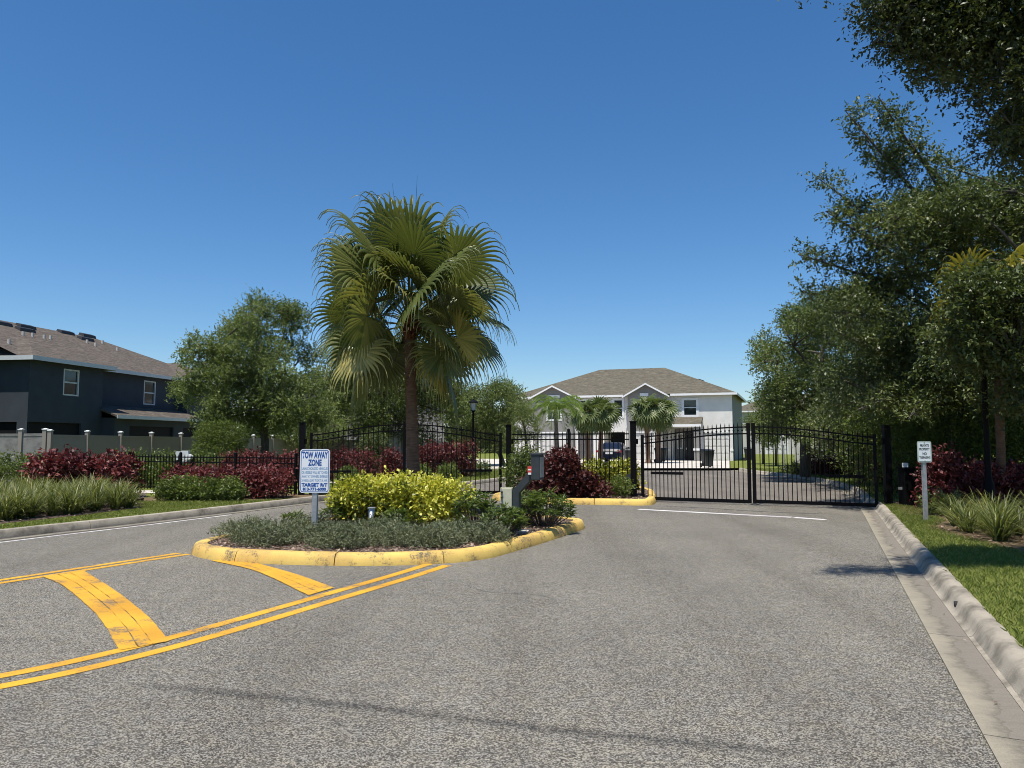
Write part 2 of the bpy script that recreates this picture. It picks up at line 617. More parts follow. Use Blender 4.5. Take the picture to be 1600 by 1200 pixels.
M['redbrown_leaf'] = leafmat('bronze_leaf', [(0.0, (0.030, 0.012, 0.012)), (0.5, (0.080, 0.026, 0.024)), (0.85, (0.15, 0.055, 0.045)), (1.0, (0.28, 0.10, 0.05))], 0.5, 0.2, 0.35, (1.4, 0.7, 0.5))
M['yellow_leaf'] = leafmat('variegated_leaf', [(0.0, (0.06, 0.085, 0.016)), (0.30, (0.15, 0.18, 0.025)), (0.50, (0.46, 0.46, 0.05)), (1.0, (0.80, 0.76, 0.18))], 0.42, 0.3, 0.45, (1.1, 1.1, 0.5))
M['green_leaf'] = leafmat('shrub_leaf', [(0.0, (0.052, 0.076, 0.020)), (0.5, (0.109, 0.149, 0.035)), (1.0, (0.218, 0.265, 0.066))], 0.45, 0.28, 0.4)
M['conifer'] = leafmat('conifer_leaf', [(0.0, (0.046, 0.070, 0.014)), (0.5, (0.094, 0.132, 0.024)), (1.0, (0.174, 0.216, 0.042))], 0.6, 0.25)
M['juniper'] = leafmat('grey_juniper_leaf', [(0.0, (0.079, 0.095, 0.050)), (0.5, (0.149, 0.168, 0.092)), (1.0, (0.253, 0.274, 0.160))], 0.65, 0.15)
M['lily'] = leafmat('strap_leaf', [(0.0, (0.057, 0.076, 0.022)), (0.5, (0.115, 0.138, 0.040)), (0.85, (0.218, 0.230, 0.072)), (1.0, (0.380, 0.322, 0.132))], 0.45, 0.3, 0.4)
M['fern'] = leafmat('coarse_shrub_leaf', [(0.0, (0.04, 0.065, 0.014)), (0.5, (0.085, 0.125, 0.026)), (1.0, (0.19, 0.23, 0.05))], 0.42, 0.3, 0.45)
M['grass'] = leafmat('grass_blade', [(0.0, (0.095, 0.130, 0.026)), (0.6, (0.170, 0.210, 0.050)), (1.0, (0.34, 0.32, 0.12))], 0.6, 0.4, 0.25)
M['fan'] = leafmat('fan_palm_leaf', [(0.0, (0.058, 0.080, 0.024)), (0.40, (0.126, 0.150, 0.043)), (0.70, (0.288, 0.275, 0.090)), (1.0, (0.660, 0.550, 0.180))], 0.35, 0.3, 0.5, (1.2, 1.2, 0.6))
M['sabal'] = leafmat('sabal_leaf', [(0.0, (0.072, 0.100, 0.036)), (0.5, (0.144, 0.181, 0.060)), (1.0, (0.312, 0.325, 0.120))], 0.4, 0.3, 0.45)
M['queen'] = leafmat('feather_palm_leaf', [(0.0, (0.07, 0.12, 0.018)), (1.0, (0.18, 0.26, 0.05))], 0.4, 0.35, 0.45)
M['yellow_frond'] = leafmat('dying_frond', [(0.0, (0.18, 0.17, 0.03)), (1.0, (0.42, 0.32, 0.05))], 0.5, 0.3)


# ------------------------------------------------------------------ paths, sheets, kerbs
def catmull(pts, n=8, closed=False):
    P = [Vector((p[0], p[1])) for p in pts]
    out = []
    m = len(P)
    rng = range(m) if closed else range(m - 1)
    for i in rng:
        p0 = P[(i - 1) % m] if closed or i > 0 else P[0] * 2 - P[1]
        p1 = P[i]
        p2 = P[(i + 1) % m]
        p3 = P[(i + 2) % m] if closed or i + 2 < m else P[-1] * 2 - P[-2]
        for k in range(n):
            t = k / n
            out.append(0.5 * ((2 * p1) + (-p0 + p2) * t + (2 * p0 - 5 * p1 + 4 * p2 - p3) * t * t + (-p0 + 3 * p1 - 3 * p2 + p3) * t ** 3))
    if not closed:
        out.append(P[-1])
    return out


def normals(path, closed=False):
    out = []
    m = len(path)
    for i in range(m):
        a = path[(i - 1) % m] if closed or i > 0 else path[0]
        b = path[(i + 1) % m] if closed or i < m - 1 else path[-1]
        d = (b - a).normalized()
        out.append(Vector((d.y, -d.x)))      # right-hand side
    return out


def offset(path, dist, closed=False):
    return [p + n * dist for p, n in zip(path, normals(path, closed))]


def resample(path, step, closed=False):
    pts = list(path) + ([path[0]] if closed else [])
    out = [pts[0]]
    acc = 0.0
    for a, b in zip(pts, pts[1:]):
        L = (b - a).length
        if L < 1e-9:
            continue
        s = step - acc
        while s <= L:
            out.append(a + (b - a) * (s / L))
            s += step
        acc = L - (s - step)
    if not closed and (out[-1] - pts[-1]).length > 1e-3:
        out.append(pts[-1])
    return out


def sweep(mb, path, prof, closed=False):
    nr = normals(path, closed)
    k = len(prof)
    vs = []
    for p, n in zip(path, nr):
        for o, z in prof:
            q = p + n * o
            vs.append((q.x, q.y, z))
    fs = []
    m = len(path)
    for i in range(m if closed else m - 1):
        j = (i + 1) % m
        for a in range(k - 1):
            fs.append((i * k + a, i * k + a + 1, j * k + a + 1, j * k + a))
    if not closed:
        fs.append(tuple(range(k)))
        fs.append(tuple((m - 1) * k + a for a in reversed(range(k))))
    mb.add(vs, fs)


def kerb_run(parent, name, path, prof, mat, seg=2.4, gap=0.012, closed=False, smooth=True, step=0.12):
    pts = resample(path, step, closed)
    if closed:
        pts = pts + [pts[0]]
    per = max(2, int(round(seg / step)))
    i = 0
    while i < len(pts) - 1:
        j = min(i + per, len(pts) - 1)
        if len(pts) - 1 - j < per // 3:
            j = len(pts) - 1
        s = [Vector(p) for p in pts[i:j + 1]]
        s[0] = s[0] + (s[1] - s[0]).normalized() * gap / 2
        s[-1] = s[-1] - (s[-1] - s[-2]).normalized() * gap / 2
        mb = MB()
        dz = random.uniform(-0.003, 0.003)
        sweep(mb, s, [(o, z + (dz if z > 0.02 else 0)) for o, z in prof])
        o = mb.build(name, mat, parent)
        at_ = o.data.attributes.new('rnd', 'FLOAT', 'POINT')
        kk = len(prof)
        at_.data.foreach_set('value', np.tile(np.linspace(0, 1, kk), len(o.data.vertices) // kk).astype(np.float32))
        if smooth:
            o.data.shade_smooth() if hasattr(o.data, 'shade_smooth') else None
            o.data.set_sharp_from_angle(angle=R(38))
        i = j


def sheet(name, poly, z, mat, parent=None, kind='structure'):
    pl = [Vector((p[0], p[1], 0)) for p in poly]
    tris = tessellate_polygon([pl])
    mb = MB()
    L = wloc(parent) if parent else Vector((0, 0, 0))
    fs = []
    for t in tris:
        a, b, c = [pl[i] for i in t]
        fs.append(t if (b - a).cross(c - a).z > 0 else (t[0], t[2], t[1]))
    mb.add([(p.x, p.y, z) for p in pl], fs)
    o = mb.build(name, mat, parent)
    if kind and parent is None:
        o['kind'] = kind
    return o


def strip(mb, path, w, z, off=0.0):
    a = offset(path, off - w / 2)
    b = offset(path, off + w / 2)
    n = len(path)
    mb.add([(p.x, p.y, z) for p in a] + [(p.x, p.y, z) for p in b], [(n + i, n + i + 1, i + 1, i) for i in range(n - 1)])


# ground to the horizon
g = MB()
g.face([(-1500, -300, -0.06), (1500, -300, -0.06), (1500, 2500, -0.06), (-1500, 2500, -0.06)])
tag(g.build('ground', M['ground']), kind='structure')

road = sheet('road', [(-60, -40), (60, -40), (60, 20.4), (-60, 20.4)], 0.0, M['asphalt'])
road_in = sheet('inner_road', [(-60, 20.4), (60, 20.4), (60, 46), (-60, 46)], 0.0, M['asphalt_in'])

# kerb lines (face base), from the camera outwards
EDGE0, EDGE1 = Vector((2.42, 3.95)), Vector((8.25, 18.34))
ed = (EDGE1 - EDGE0).normalized()
er = Vector((ed.y, -ed.x))
gut = 0.29
right_edge = [EDGE0 - ed * 14, EDGE0 - ed * 7, EDGE0, EDGE0 + ed * 5, EDGE0 + ed * 10, EDGE1, Vector((8.95, 20.4)), Vector((10.55, 24.6)), Vector((11.5, 28.1)), Vector((12.0, 31)), Vector((12.3, 34)), Vector((12.3, 37)), Vector((12.2, 41)), Vector((12.6, 44.2))]
right_edge = catmull(right_edge, 8)
left_line = catmull([(-16.5, -8), (-12.9, 2.0), (-10.2, 8.4), (-8.45, 12.83), (-7.46, 15.09), (-6.45, 17.6), (-5.45, 20.2), (-4.75, 22.0), (-3.3, 25.4), (-1.5, 29.0), (-0.3, 32.0), (0.8, 35.0), (1.4, 38.0), (1.4, 41.0), (1.2, 44.2)], 8)

# lawns (raised sheets bounded by the kerbs)
rk = offset(right_edge, gut + 0.19)
lawn_r = sheet('lawn', [tuple(p) for p in rk] + [(60, 44.2), (60, -9)], 0.13, M['lawn'])
lk = offset(left_line, -0.16)
lawn_l = sheet('lawn', [tuple(p) for p in lk] + [(-90, 44.2), (-90, -8)], 0.13, M['lawn'])
lawn_b = sheet('lawn', [(-90, 44.2), (60, 44.2), (90, 130), (-90, 130)], 0.126, M['lawn'])

# right gutter and kerb
kr = thing('kerb', None, None, (8, 18, 0), kind='structure')
kerb_run(kr, 'gutter_slab', right_edge, [(0, -0.05), (0, 0.012), (gut * 0.5, 0.007), (gut, 0.006), (gut, -0.05)], M['gutter'], 2.4)
kerb_run(kr, 'kerb_segment', offset(right_edge, gut + 0.002), [(0, -0.05), (0, 0.008), (0.03, 0.018), (0.055, 0.055), (0.075, 0.10), (0.10, 0.13), (0.14, 0.148), (0.20, 0.150), (0.23, 0.135), (0.23, -0.05)], M['kerb_grey'], 2.4)
dp = MB()
q = Vector(G(1497, 948, 0.05))
s_ = (q - EDGE0).dot(ed)
q = EDGE0 + ed * s_ + er * (gut + 0.052)
dp.tube([(q.x - er.x * 0.002, q.y - er.y * 0.002, 0.064, 0.036), (q.x + er.x * 0.03, q.y + er.y * 0.03, 0.066, 0.036)], 14)
dp.build('drain_pipe', M['rubber'], kr)

# left kerb
kl = thing('kerb', None, None, (-8, 14, 0), kind='structure')
kerb_run(kl, 'kerb_segment', left_line, [(0.0, -0.05), (0.0, 0.02), (-0.02, 0.10), (-0.05, 0.142), (-0.10, 0.15), (-0.17, 0.15), (-0.19, 0.135), (-0.19, -0.05)], M['kerb_grey'], 3.0)
kerb_run(kl, 'gutter_slab', offset(left_line, 0.232), [(0.0, -0.05), (0.0, 0.010), (-0.23, 0.007), (-0.23, -0.05)], M['gutter'], 3.0)

# the islands with yellow kerbs
ISL = catmull([(-4.69, 11.41), (-4.3, 10.79), (-3.57, 10.36), (-2.49, 10.14), (-1.66, 10.12), (-0.85, 10.33), (-0.32, 10.75), (0.05, 11.45), (0.52, 12.42), (1.0, 13.53), (1.36, 14.5), (1.2, 15.05), (0.2, 15.9), (-0.9, 16.8), (-1.9, 17.05), (-2.7, 16.5), (-3.5, 15.1), (-4.2, 13.4), (-4.62, 12.2)], 6, True)
ISL2 = catmull([(-0.55, 22.1), (-0.1, 20.9), (1.1, 20.08), (2.3, 19.84), (3.35, 19.66), (3.72, 20.2), (4.1, 22), (4.4, 24.5), (3.9, 26.6), (2.4, 26.2), (0.6, 24.4)], 6, True)
YPROF = [(0.0, -0.05), (0.0, 0.015), (-0.025, 0.09), (-0.05, 0.135), (-0.085, 0.152), (-0.19, 0.155), (-0.215, 0.14), (-0.215, -0.05)]
for path in (ISL, ISL2):
    k_ = thing('kerb', None, None, (path[0].x, path[0].y, 0), kind='structure')
    kerb_run(k_, 'yellow_kerb_segment', path, YPROF, M['yellow_kerb'], 1.45 if path is ISL else 1.9, closed=True, gap=0.014)
    k_.name = 'yellow_kerb'


def bed(name, path, z, mat, inset, closed=True, hump=0.0):
    p2 = offset(path, inset, True)
    o = sheet(name, [tuple(p) for p in resample(p2, 0.3, True)], z, mat)
    return o


bed('mulch_bed', ISL, 0.125, M['mulch'], -0.2)
bed('mulch_bed', ISL2, 0.125, M['mulch'], -0.2)
lily_poly = [G(-120, 832, .13), G(0, 819, .13), G(120, 806, .13), G(222, 793, .13), G(225, 779, .13), (-11.0, 23.4), (-17.0, 23.6), (-17, 15)]
sheet('mulch_bed', lily_poly, 0.137, M['mulch'])
sheet('mulch_bed', [(-9.7, 19.0), (-6.3, 19.75), (-5.55, 20.75), (-5.3, 21.5), (-6.0, 22.2), (-9.7, 21.6)], 0.137, M['soil'])
sheet('mulch_bed', [(8.05, 15.9), (8.3, 15.2), (7.9, 14.4), (7.25, 13.6), (7.0, 12.7), (6.85, 11.4), (6.75, 10.2), (6.7, 8.6), (10.5, 8.0), (15, 12), (15, 19.6), (9.3, 19.3), (8.5, 17.0)], 0.137, M['soil'])
sheet('footpath', [(-11.8, 22.7), (-9.0, 21.9), (-7.2, 22.6), (-7.0, 23.3), (-9.2, 22.9), (-11.6, 23.7)], 0.142, M['drive'])
# paths and drives behind the gates
sheet('footpath', [tuple(p) for p in catmull([(-6.2, 27.5), (-4.0, 31.0), (-2.3, 35.0), (-0.9, 40.0), (-0.7, 44.2)], 6)] + [tuple(p) for p in reversed(catmull([(-7.2, 28.3), (-5.2, 31.6), (-3.6, 35.5), (-2.2, 40.2), (-2.0, 44.2)], 6))], 0.140, M['drive'])
drv = sheet('driveway', [(-16, 44.1), (12.4, 44.1), (13.0, 46.0), (17.2, 60.8), (-2.0, 68.4), (-16, 68)], 0.136, M['drive'])
sheet('driveway', [(1.3, 43.7), (12.4, 43.7), (12.4, 44.3), (1.3, 44.3)], 0.14, M['drive'])

# road markings
rm = MB()
# smooth double line
outer = catmull([(-7.0, 3.75), (-5.0, 4.28), (-3.95, 4.72), (-3.25, 5.28), (-2.72, 6.02), (-2.26, 6.92), (-1.70, 8.16), (-1.18, 9.32), (-0.84, 10.16)], 10)
inner = offset(outer, -0.27)
for nm, p, w in (('lane_line', outer, 0.125), ('lane_line', inner, 0.125)):
    mb = MB()
    strip(mb, resample(p, 0.12), w, 0.004)
    mb.build(nm, M['yellow_line'], road)
ll = catmull([(-7.6, 5.4), (-6.9, 7.0), (-5.95, 8.85), (-5.35, 10.0), (-4.72, 11.2)], 8)
for off in (-0.10, 0.10):
    mb = MB()
    strip(mb, resample(ll, 0.12), 0.11, 0.004, off)
    mb.build('lane_line', M['yellow_line'], road)
# chevron bars: three laps of paint with narrow bare slits
for left, right in (([G(65, 901), G(100, 917), G(150, 960), G(187, 1017)], [G(132, 893), G(182, 925), G(232, 965), G(264, 1003)]),
                    ([G(328, 876), G(400, 893), G(482, 931)], [G(392, 878), G(460, 897), G(522, 919)])):
    A = resample(catmull(left, 8), 0.1)
    Bp = resample(catmull(right, 8), 0.1)
    n = 40

    def at(P, t):
        f_ = t * (len(P) - 1)
        i = min(int(f_), len(P) - 2)
        return P[i].lerp(P[i + 1], f_ - i)
    for a0, a1 in ((0.0, 0.365), (0.375, 0.655), (0.665, 1.0)):
        mb = MB()
        vs = []
        for i in range(n + 1):
            t = i / n
            pa, pb = at(A, t), at(Bp, t)
            j0 = 0.0 if 0.14 < t < 0.93 else -0.012
            x0 = pa.lerp(pb, a0 + (0 if a0 == 0 else j0))
            x1 = pa.lerp(pb, a1 - (0 if a1 == 1 else j0))
            wob = random.uniform(-0.006, 0.006)
            vs += [(x0.x + wob, x0.y, 0.008), (x1.x + wob * 0.5, x1.y, 0.008)]
        mb.add(vs, [(2 * i, 2 * i + 1, 2 * i + 3, 2 * i + 2) for i in range(n)])
        mb.build('chevron_stripe', M['yellow_line'], road)
mb = MB()
p0, p1, p2, p3 = [Vector(G(*q)) for q in ((998, 796), (1237, 808.5), (1241, 808.8), (1290, 812.3))]
strip(mb, [p0, p1], 0.20, 0.005)
strip(mb, [p1 + (p2 - p1) * 1.0, p3], 0.20, 0.005)
mb.build('stop_line', M['white_line'], road)
mb = MB()
strip(mb, resample(offset([p for p in left_line if 1.0 < p.y < 17.5], 0.40), 0.3), 0.065, 0.004)
mb.build('edge_line', M['white_line'], road)


# seams and tar lines in the asphalt (worn dark bands of their own shape)
def mk_seam():
    m, N, L, B = newmat('asphalt_seam')
    vec = coords(N, L)
    at = N.new('ShaderNodeAttribute')
    at.attribute_name = 'rnd'
    n = noise(N, L, vec, 14, 5, 0.75)
    mu = N.new('ShaderNodeMath')
    mu.operation = 'MULTIPLY'
    L.new(n, mu.inputs[0])
    L.new(at.outputs['Fac'], mu.inputs[1])
    B.inputs['Base Color'].default_value = (0.055, 0.054, 0.053, 1)
    B.inputs['Roughness'].default_value = 0.9
    tr = N.new('ShaderNodeBsdfTransparent')
    mx = N.new('ShaderNodeMixShader')
    al = ramp(N, L, mu.outputs[0], [(0.12, (0, 0, 0)), (0.55, (0.85, 0.85, 0.85))])
    L.new(al, mx.inputs[0])
    L.new(tr.outputs[0], mx.inputs[1])
    L.new(B.outputs[0], mx.inputs[2])
    L.new(mx.outputs[0], N['Material Output'].inputs[0])
    return m


M['seam'] = mk_seam()


def seam(pts, w, amp=1.0):
    P = resample(catmull(pts, 8), 0.15)
    a, b, c = offset(P, -w / 2), P, offset(P, w / 2)
    n = len(P)
    V = [(p.x, p.y, 0.003) for L_ in (a, b, c) for p in L_]
    F = [(n + i, n + i + 1, i + 1, i) for i in range(n - 1)] + [(2 * n + i, 2 * n + i + 1, n + i + 1, n + i) for i in range(n - 1)]
    rnd = [0.0] * n + [amp * min(1, i / 6, (n - 1 - i) / 6) for i in range(n)] + [0.0] * n
    np_obj('asphalt_seam', np.array(V), np.array(F), M['seam'], np.array(rnd), road)


seam([G(100, 1062), G(300, 1078), G(500, 1098), G(700, 1120), G(900, 1145), G(1150, 1168), G(1400, 1196)], 0.30, 0.62)
seam([G(1012, 790), G(1100, 794), G(1200, 800), G(1340, 805)], 0.20, 1.0)
seam([G(900, 884), G(960, 887), G(1010, 889)], 0.14, 0.7)
seam([G(930, 905), G(985, 908), G(1040, 906)], 0.10, 0.6)
seam([G(960, 935), G(1010, 938), G(1060, 937)], 0.10, 0.6)
seam([G(885, 812), G(930, 806), G(1000, 806)], 0.12, 0.6)
seam([G(1180, 798), G(1195, 798), G(1212, 799)], 0.45, 0.9)
seam([G(870, 846), G(950, 842), G(1010, 838)], 0.10, 0.5)

for pts, w, am in (([G(700, 905), G(760, 925), G(840, 930), G(905, 950)], 0.03, 1.2),
                   ([G(1180, 835), G(1240, 838), G(1300, 834), G(1350, 838)], 0.03, 1.2), ([G(420, 1000), G(520, 1010), G(600, 1040)], 0.03, 1.1), ([G(930, 980), G(905, 985), G(895, 992)], 0.05, 1.2)):
    seam(pts, w, am)
for (u, v) in ((1085, 925), (1100, 948), (1120, 905), (1150, 985), (1010, 870), (1055, 842), (885, 1005), (480, 965), (1080, 1060)):
    q = Vector(G(u, v))
    k = random.uniform(0.10, 0.30)
    seam([q - ed * k, q, q + ed * k], k * 0.9, 0.55)


# ------------------------------------------------------------------ foliage builders
def unit(a):
    return a / np.maximum(np.linalg.norm(a, axis=1, keepdims=True), 1e-9)


def leaf_geo(P, D, L, W, fold=0.22, upb=0.5, rng=RNG):
    """rhombic folded leaves: base points P, axes D -> verts, quads"""
    n = len(P)
    L = np.broadcast_to(np.asarray(L, float), (n,))[:, None]
    W = np.broadcast_to(np.asarray(W, float), (n,))[:, None]
    ref = rng.normal(size=(n, 3)) * (1 - upb) + np.array([0, 0, 1.0]) * upb * 1.6
    S = unit(np.cross(D, ref))
    Nn = np.cross(S, D)
    v0 = P
    mid = P + D * L * 0.45
    v1 = mid + S * W * 0.5 + Nn * W * fold
    v2 = P + D * L - Nn * L * 0.08
    v3 = mid - S * W * 0.5 + Nn * W * fold
    V = np.stack([v0, v1, v2, v3], 1).reshape(-1, 3)
    F = np.arange(4 * n).reshape(n, 4)
    return V, F


def clump_leaves(clumps, total, L, W, twig=0.35, per=9, shell=0.45, upb=0.35, rng=RNG, out=0.7, tipbright=0.0):
    """clumps: (x,y,z,rx,ry,rz). twigs radiate outwards, leaves sit along them"""
    cl = np.array(clumps, float)
    w = (cl[:, 3] * cl[:, 5]) ** 0.9
    w /= w.sum()
    ntw = max(1, int(total / per))
    idx = rng.choice(len(cl), size=ntw, p=w)
    c = cl[idx]
    d = unit(rng.normal(size=(ntw, 3)))
    rad = rng.random((ntw, 1)) ** shell
    base = c[:, :3] + d * c[:, 3:6] * rad
    td = unit(d * out + rng.normal(size=(ntw, 3)) * 0.55 + np.array([0, 0, 0.15]))
    tl = twig * (0.5 + rng.random((ntw, 1)))
    t = (np.arange(per)[None, :] + rng.random((ntw, per))) / per
    P = base[:, None, :] + td[:, None, :] * (t[:, :, None] * tl[:, None, :])
    P = P.reshape(-1, 3) + rng.normal(size=(ntw * per, 3)) * 0.012
    D = unit(np.repeat(td, per, 0) * 0.6 + rng.normal(size=(ntw * per, 3)) * 0.75)
    n = len(P)
    LL = L * (0.65 + 0.7 * rng.random(n))
    V, F = leaf_geo(P, D, LL, LL * (W / L), upb=upb, rng=rng)
    ctone = rng.random(len(cl))[idx]
    rb = np.repeat(rng.random(ntw) * 0.3 + ctone * 0.35, per) + rng.random(n) * 0.4 - 0.02
    rb = np.clip(rb + tipbright * (t.reshape(-1) - 0.5), 0, 1)
    return V, F, np.repeat(rb, 4)


def nearest(pts, c):
    return min(pts, key=lambda p: (p - c).length + 0.6 * max(0, p.z - c.z))


def make_tree(name, label, cat, trunk, limbs, clumps, total, L, W, leaf, bark=None, group=None, twig=0.35, per=9, shell=0.45, trunk_n=10, branch=True, out=0.7):
    """trunk: list (x,y,z,r); limbs: lists of (x,y,z,r)"""
    b0 = trunk[0]
    t = thing(name, label, cat, (b0[0], b0[1], b0[2]), group)
    bark = bark or M['bark']
    mb = MB()
    mb.tube(trunk, trunk_n)
    mb.build('trunk', bark, t, smooth=True)
    anchors = []
    for a, b in zip(trunk, trunk[1:]):
        for k in range(5):
            anchors.append(Vector(a[:3]).lerp(Vector(b[:3]), k / 5))
    lo = trunk[0][2] + 0.45 * (trunk[-1][2] - trunk[0][2])
    anchors = [p for p in anchors if p.z > lo] + [Vector(trunk[-1][:3])]
    for lm in limbs:
        mb = MB()
        mb.tube(lm, 7)
        mb.build('limb', bark, t, smooth=True)
        for a, b in zip(lm, lm[1:]):
            for k in range(4):
                anchors.append(Vector(a[:3]).lerp(Vector(b[:3]), (k + 1) / 4))
    if branch:
        mb = MB()
        for c in clumps:
            cc = Vector(c[:3])
            a = nearest(anchors, cc)
            ln = (cc - a).length
            if ln < 0.15:
                continue
            r0 = min(0.05, 0.012 + 0.012 * ln)
            md = a.lerp(cc, 0.5) + Vector((random.uniform(-1, 1), random.uniform(-1, 1), random.uniform(-0.2, 1))) * 0.1 * ln
            mb.tube([(a.x, a.y, a.z, r0), (md.x, md.y, md.z, r0 * 0.75), (cc.x, cc.y, cc.z, r0 * 0.4)], 5)
            for k in range(4):
                e = cc + Vector((random.gauss(0, 1), random.gauss(0, 1), random.gauss(0.2, 0.8))).normalized() * c[3] * 0.85
                mb.tube([(cc.x, cc.y, cc.z, r0 * 0.4), (e.x, e.y, e.z, 0.004)], 4, False)
        if mb.f:
            mb.build('branches', bark, t, smooth=True)['kind'] = 'stuff'
    V, F, r = clump_leaves(clumps, total, L, W, twig, per, shell, upb=0.5, out=out)
    np_obj('crown', V, F, leaf, r, t)
    return t


def inpoly(x, y, poly):
    ins = False
    j = len(poly) - 1
    for i in range(len(poly)):
        xi, yi = poly[i][:2]
        xj, yj = poly[j][:2]
        if (yi > y) != (yj > y) and x < (xj - xi) * (y - yi) / (yj - yi + 1e-12) + xi:
            ins = not ins
        j = i
    return ins


def clumps_in(poly, n, y0, y1, r0, r1, seed, flat=0.8):
    """clumps spread through the volume whose outline was surveyed as poly, between distances y0..y1"""
    rd = random.Random(seed)
    us = [p[0] for p in poly]
    vs = [p[1] for p in poly]
    out = []
    k = 0
    while len(out) < n and k < 20000:
        k += 1
        u, v = rd.uniform(min(us), max(us)), rd.uniform(min(vs), max(vs))
        if not inpoly(u, v, poly):
            continue
        Y = rd.uniform(y0, y1)
        r = rd.uniform(r0, r1)
        x, y, z = PD(u, v, Y)
        if z < 0.9:
            continue
        out.append((x, y, z, r, r, r * flat))
    return out


def clumps_along(pts, r0, r1, step=0.45, seed=0):
    """clumps strung along a limb: pts (x,y,z)"""
    rd = random.Random(seed)
    out = []
    P = [Vector(p[:3]) for p in pts]
    tot = sum((b - a).length for a, b in zip(P, P[1:]))
    s = 0.0
    for a, b in zip(P, P[1:]):
        L_ = (b - a).length
        k = max(1, int(L_ / step))
        for i in range(k):
            q = a.lerp(b, (i + 0.5) / k)
            t = (s + L_ * (i + 0.5) / k) / tot
            r = r0 + (r1 - r0) * t
            out.append((q.x + rd.gauss(0, r * 0.3), q.y + rd.gauss(0, r * 0.4), q.z + rd.gauss(0, r * 0.3), r, r, r * 0.8))
        s += L_
    return out


# ------------------------------------------------------------------ buildings
def wall_holes(mb, fr, x0, x1, z0, z1, holes, depth=0.12, y=0.0):
    xs = sorted(set([x0, x1] + [h[0] for h in holes] + [h[1] for h in holes]))
    zs = sorted(set([z0, z1] + [h[2] for h in holes] + [h[3] for h in holes]))
    for a, b in zip(xs, xs[1:]):
        for c, d in zip(zs, zs[1:]):
            cx, cz = (a + b) / 2, (c + d) / 2
            if any(h[0] < cx < h[1] and h[2] < cz < h[3] for h in holes):
                continue
            mb.face([fr(a, y, c), fr(b, y, c), fr(b, y, d), fr(a, y, d)])
    for h in holes:
        a, b, c, d = h[:4]
        dp_ = h[4] if len(h) > 4 else depth
        y1 = y + dp_
        mb.face([fr(a, y, c), fr(a, y1, c), fr(b, y1, c), fr(b, y, c)])
        mb.face([fr(a, y, d), fr(b, y, d), fr(b, y1, d), fr(a, y1, d)])
        mb.face([fr(a, y, c), fr(a, y, d), fr(a, y1, d), fr(a, y1, c)])
        mb.face([fr(b, y, c), fr(b, y1, c), fr(b, y1, d), fr(b, y, d)])


def window(parent, fr, x0, x1, z0, z1, y=0.0, mat=None, trim=0.09, proud=0.03, mid=True, wide=None, recess=0.08):
    """frame is the part, the two panes its sub-parts"""
    mat = mat or M['white']
    mb = MB()
    w = 0.055
    e = trim
    ys, ye = y - proud, y + recess
    mb.box(x0 - e, x0 + w, ys, ye, z0 - e, z1 + e, fr)
    mb.box(x1 - w, x1 + e, ys, ye, z0 - e, z1 + e, fr)
    mb.box(x0 + w, x1 - w, ys, ye, z0 - e, z0 + w, fr)
    mb.box(x0 + w, x1 - w, ys, ye, z1 - w, z1 + e, fr)
    zm = (z0 + z1) / 2
    if mid:
        mb.box(x0 + w, x1 - w, y + 0.02, ye, zm - 0.035, zm + 0.035, fr)
    f = mb.build('window', mat, parent)
    for a, b in (((z0 + w, zm - 0.035), (zm + 0.035, z1 - w)) if mid else (((z0 + w, z1 - w)),)):
        p = MB()
        p.face([fr(x0 + w, y + recess - 0.02, a), fr(x1 - w, y + recess - 0.02, a), fr(x1 - w, y + recess - 0.02, b), fr(x0 + w, y + recess - 0.02, b)])
        p.build('pane', M['glass'], f)
    return f


def hip(mb, fr, x0, x1, y0, y1, ze, slope, inset_ridge=True):
    w, d = x1 - x0, y1 - y0
    if w >= d:
        h = d / 2 * slope
        r0, r1 = (x0 + d / 2, (y0 + y1) / 2, ze + h), (x1 - d / 2, (y0 + y1) / 2, ze + h)
        c = [(x0, y0, ze), (x1, y0, ze), (x1, y1, ze), (x0, y1, ze)]
        mb.face([fr(*c[0]), fr(*c[1]), fr(*r1), fr(*r0)])
        mb.face([fr(*c[1]), fr(*c[2]), fr(*r1)])
        mb.face([fr(*c[2]), fr(*c[3]), fr(*r0), fr(*r1)])
        mb.face([fr(*c[3]), fr(*c[0]), fr(*r0)])
    else:
        h = w / 2 * slope
        xm = (x0 + x1) / 2
        r0, r1 = (xm, y0 + w / 2, ze + h), (xm, y1 - w / 2, ze + h)
        c = [(x0, y0, ze), (x1, y0, ze), (x1, y1, ze), (x0, y1, ze)]
        mb.face([fr(*c[0]), fr(*c[1]), fr(*r0)])
        mb.face([fr(*c[1]), fr(*c[2]), fr(*r1), fr(*r0)])
        mb.face([fr(*c[2]), fr(*c[3]), fr(*r1)])
        mb.face([fr(*c[3]), fr(*c[0]), fr(*r0), fr(*r1)])
    mb.face([fr(*q) for q in reversed(c)])


def fascia(mb, fr, x0, x1, y0, y1, z0, z1, sides='fblr', t=0.03):
    if 'f' in sides:
        mb.box(x0 - t, x1 + t, y0 - t, y0, z0, z1, fr)
    if 'b' in sides:
        mb.box(x0 - t, x1 + t, y1, y1 + t, z0, z1, fr)
    if 'l' in sides:
        mb.box(x0 - t, x0, y0, y1, z0, z1, fr)
    if 'r' in sides:
        mb.box(x1, x1 + t, y0, y1, z0, z1, fr)


def mkframe(org, t):
    b = Vector((-t[1], t[0]))

    def fr(x, y, z):
        return (org[0] + t[0] * x + b.x * y, org[1] + t[1] * x + b.y * y, z)
    return fr


# ---- grey townhouse beyond the gates
th = R(20)
CT = (math.cos(th), -math.sin(th))
CO = (17.5, 61.0)
fc = mkframe(CO, CT)


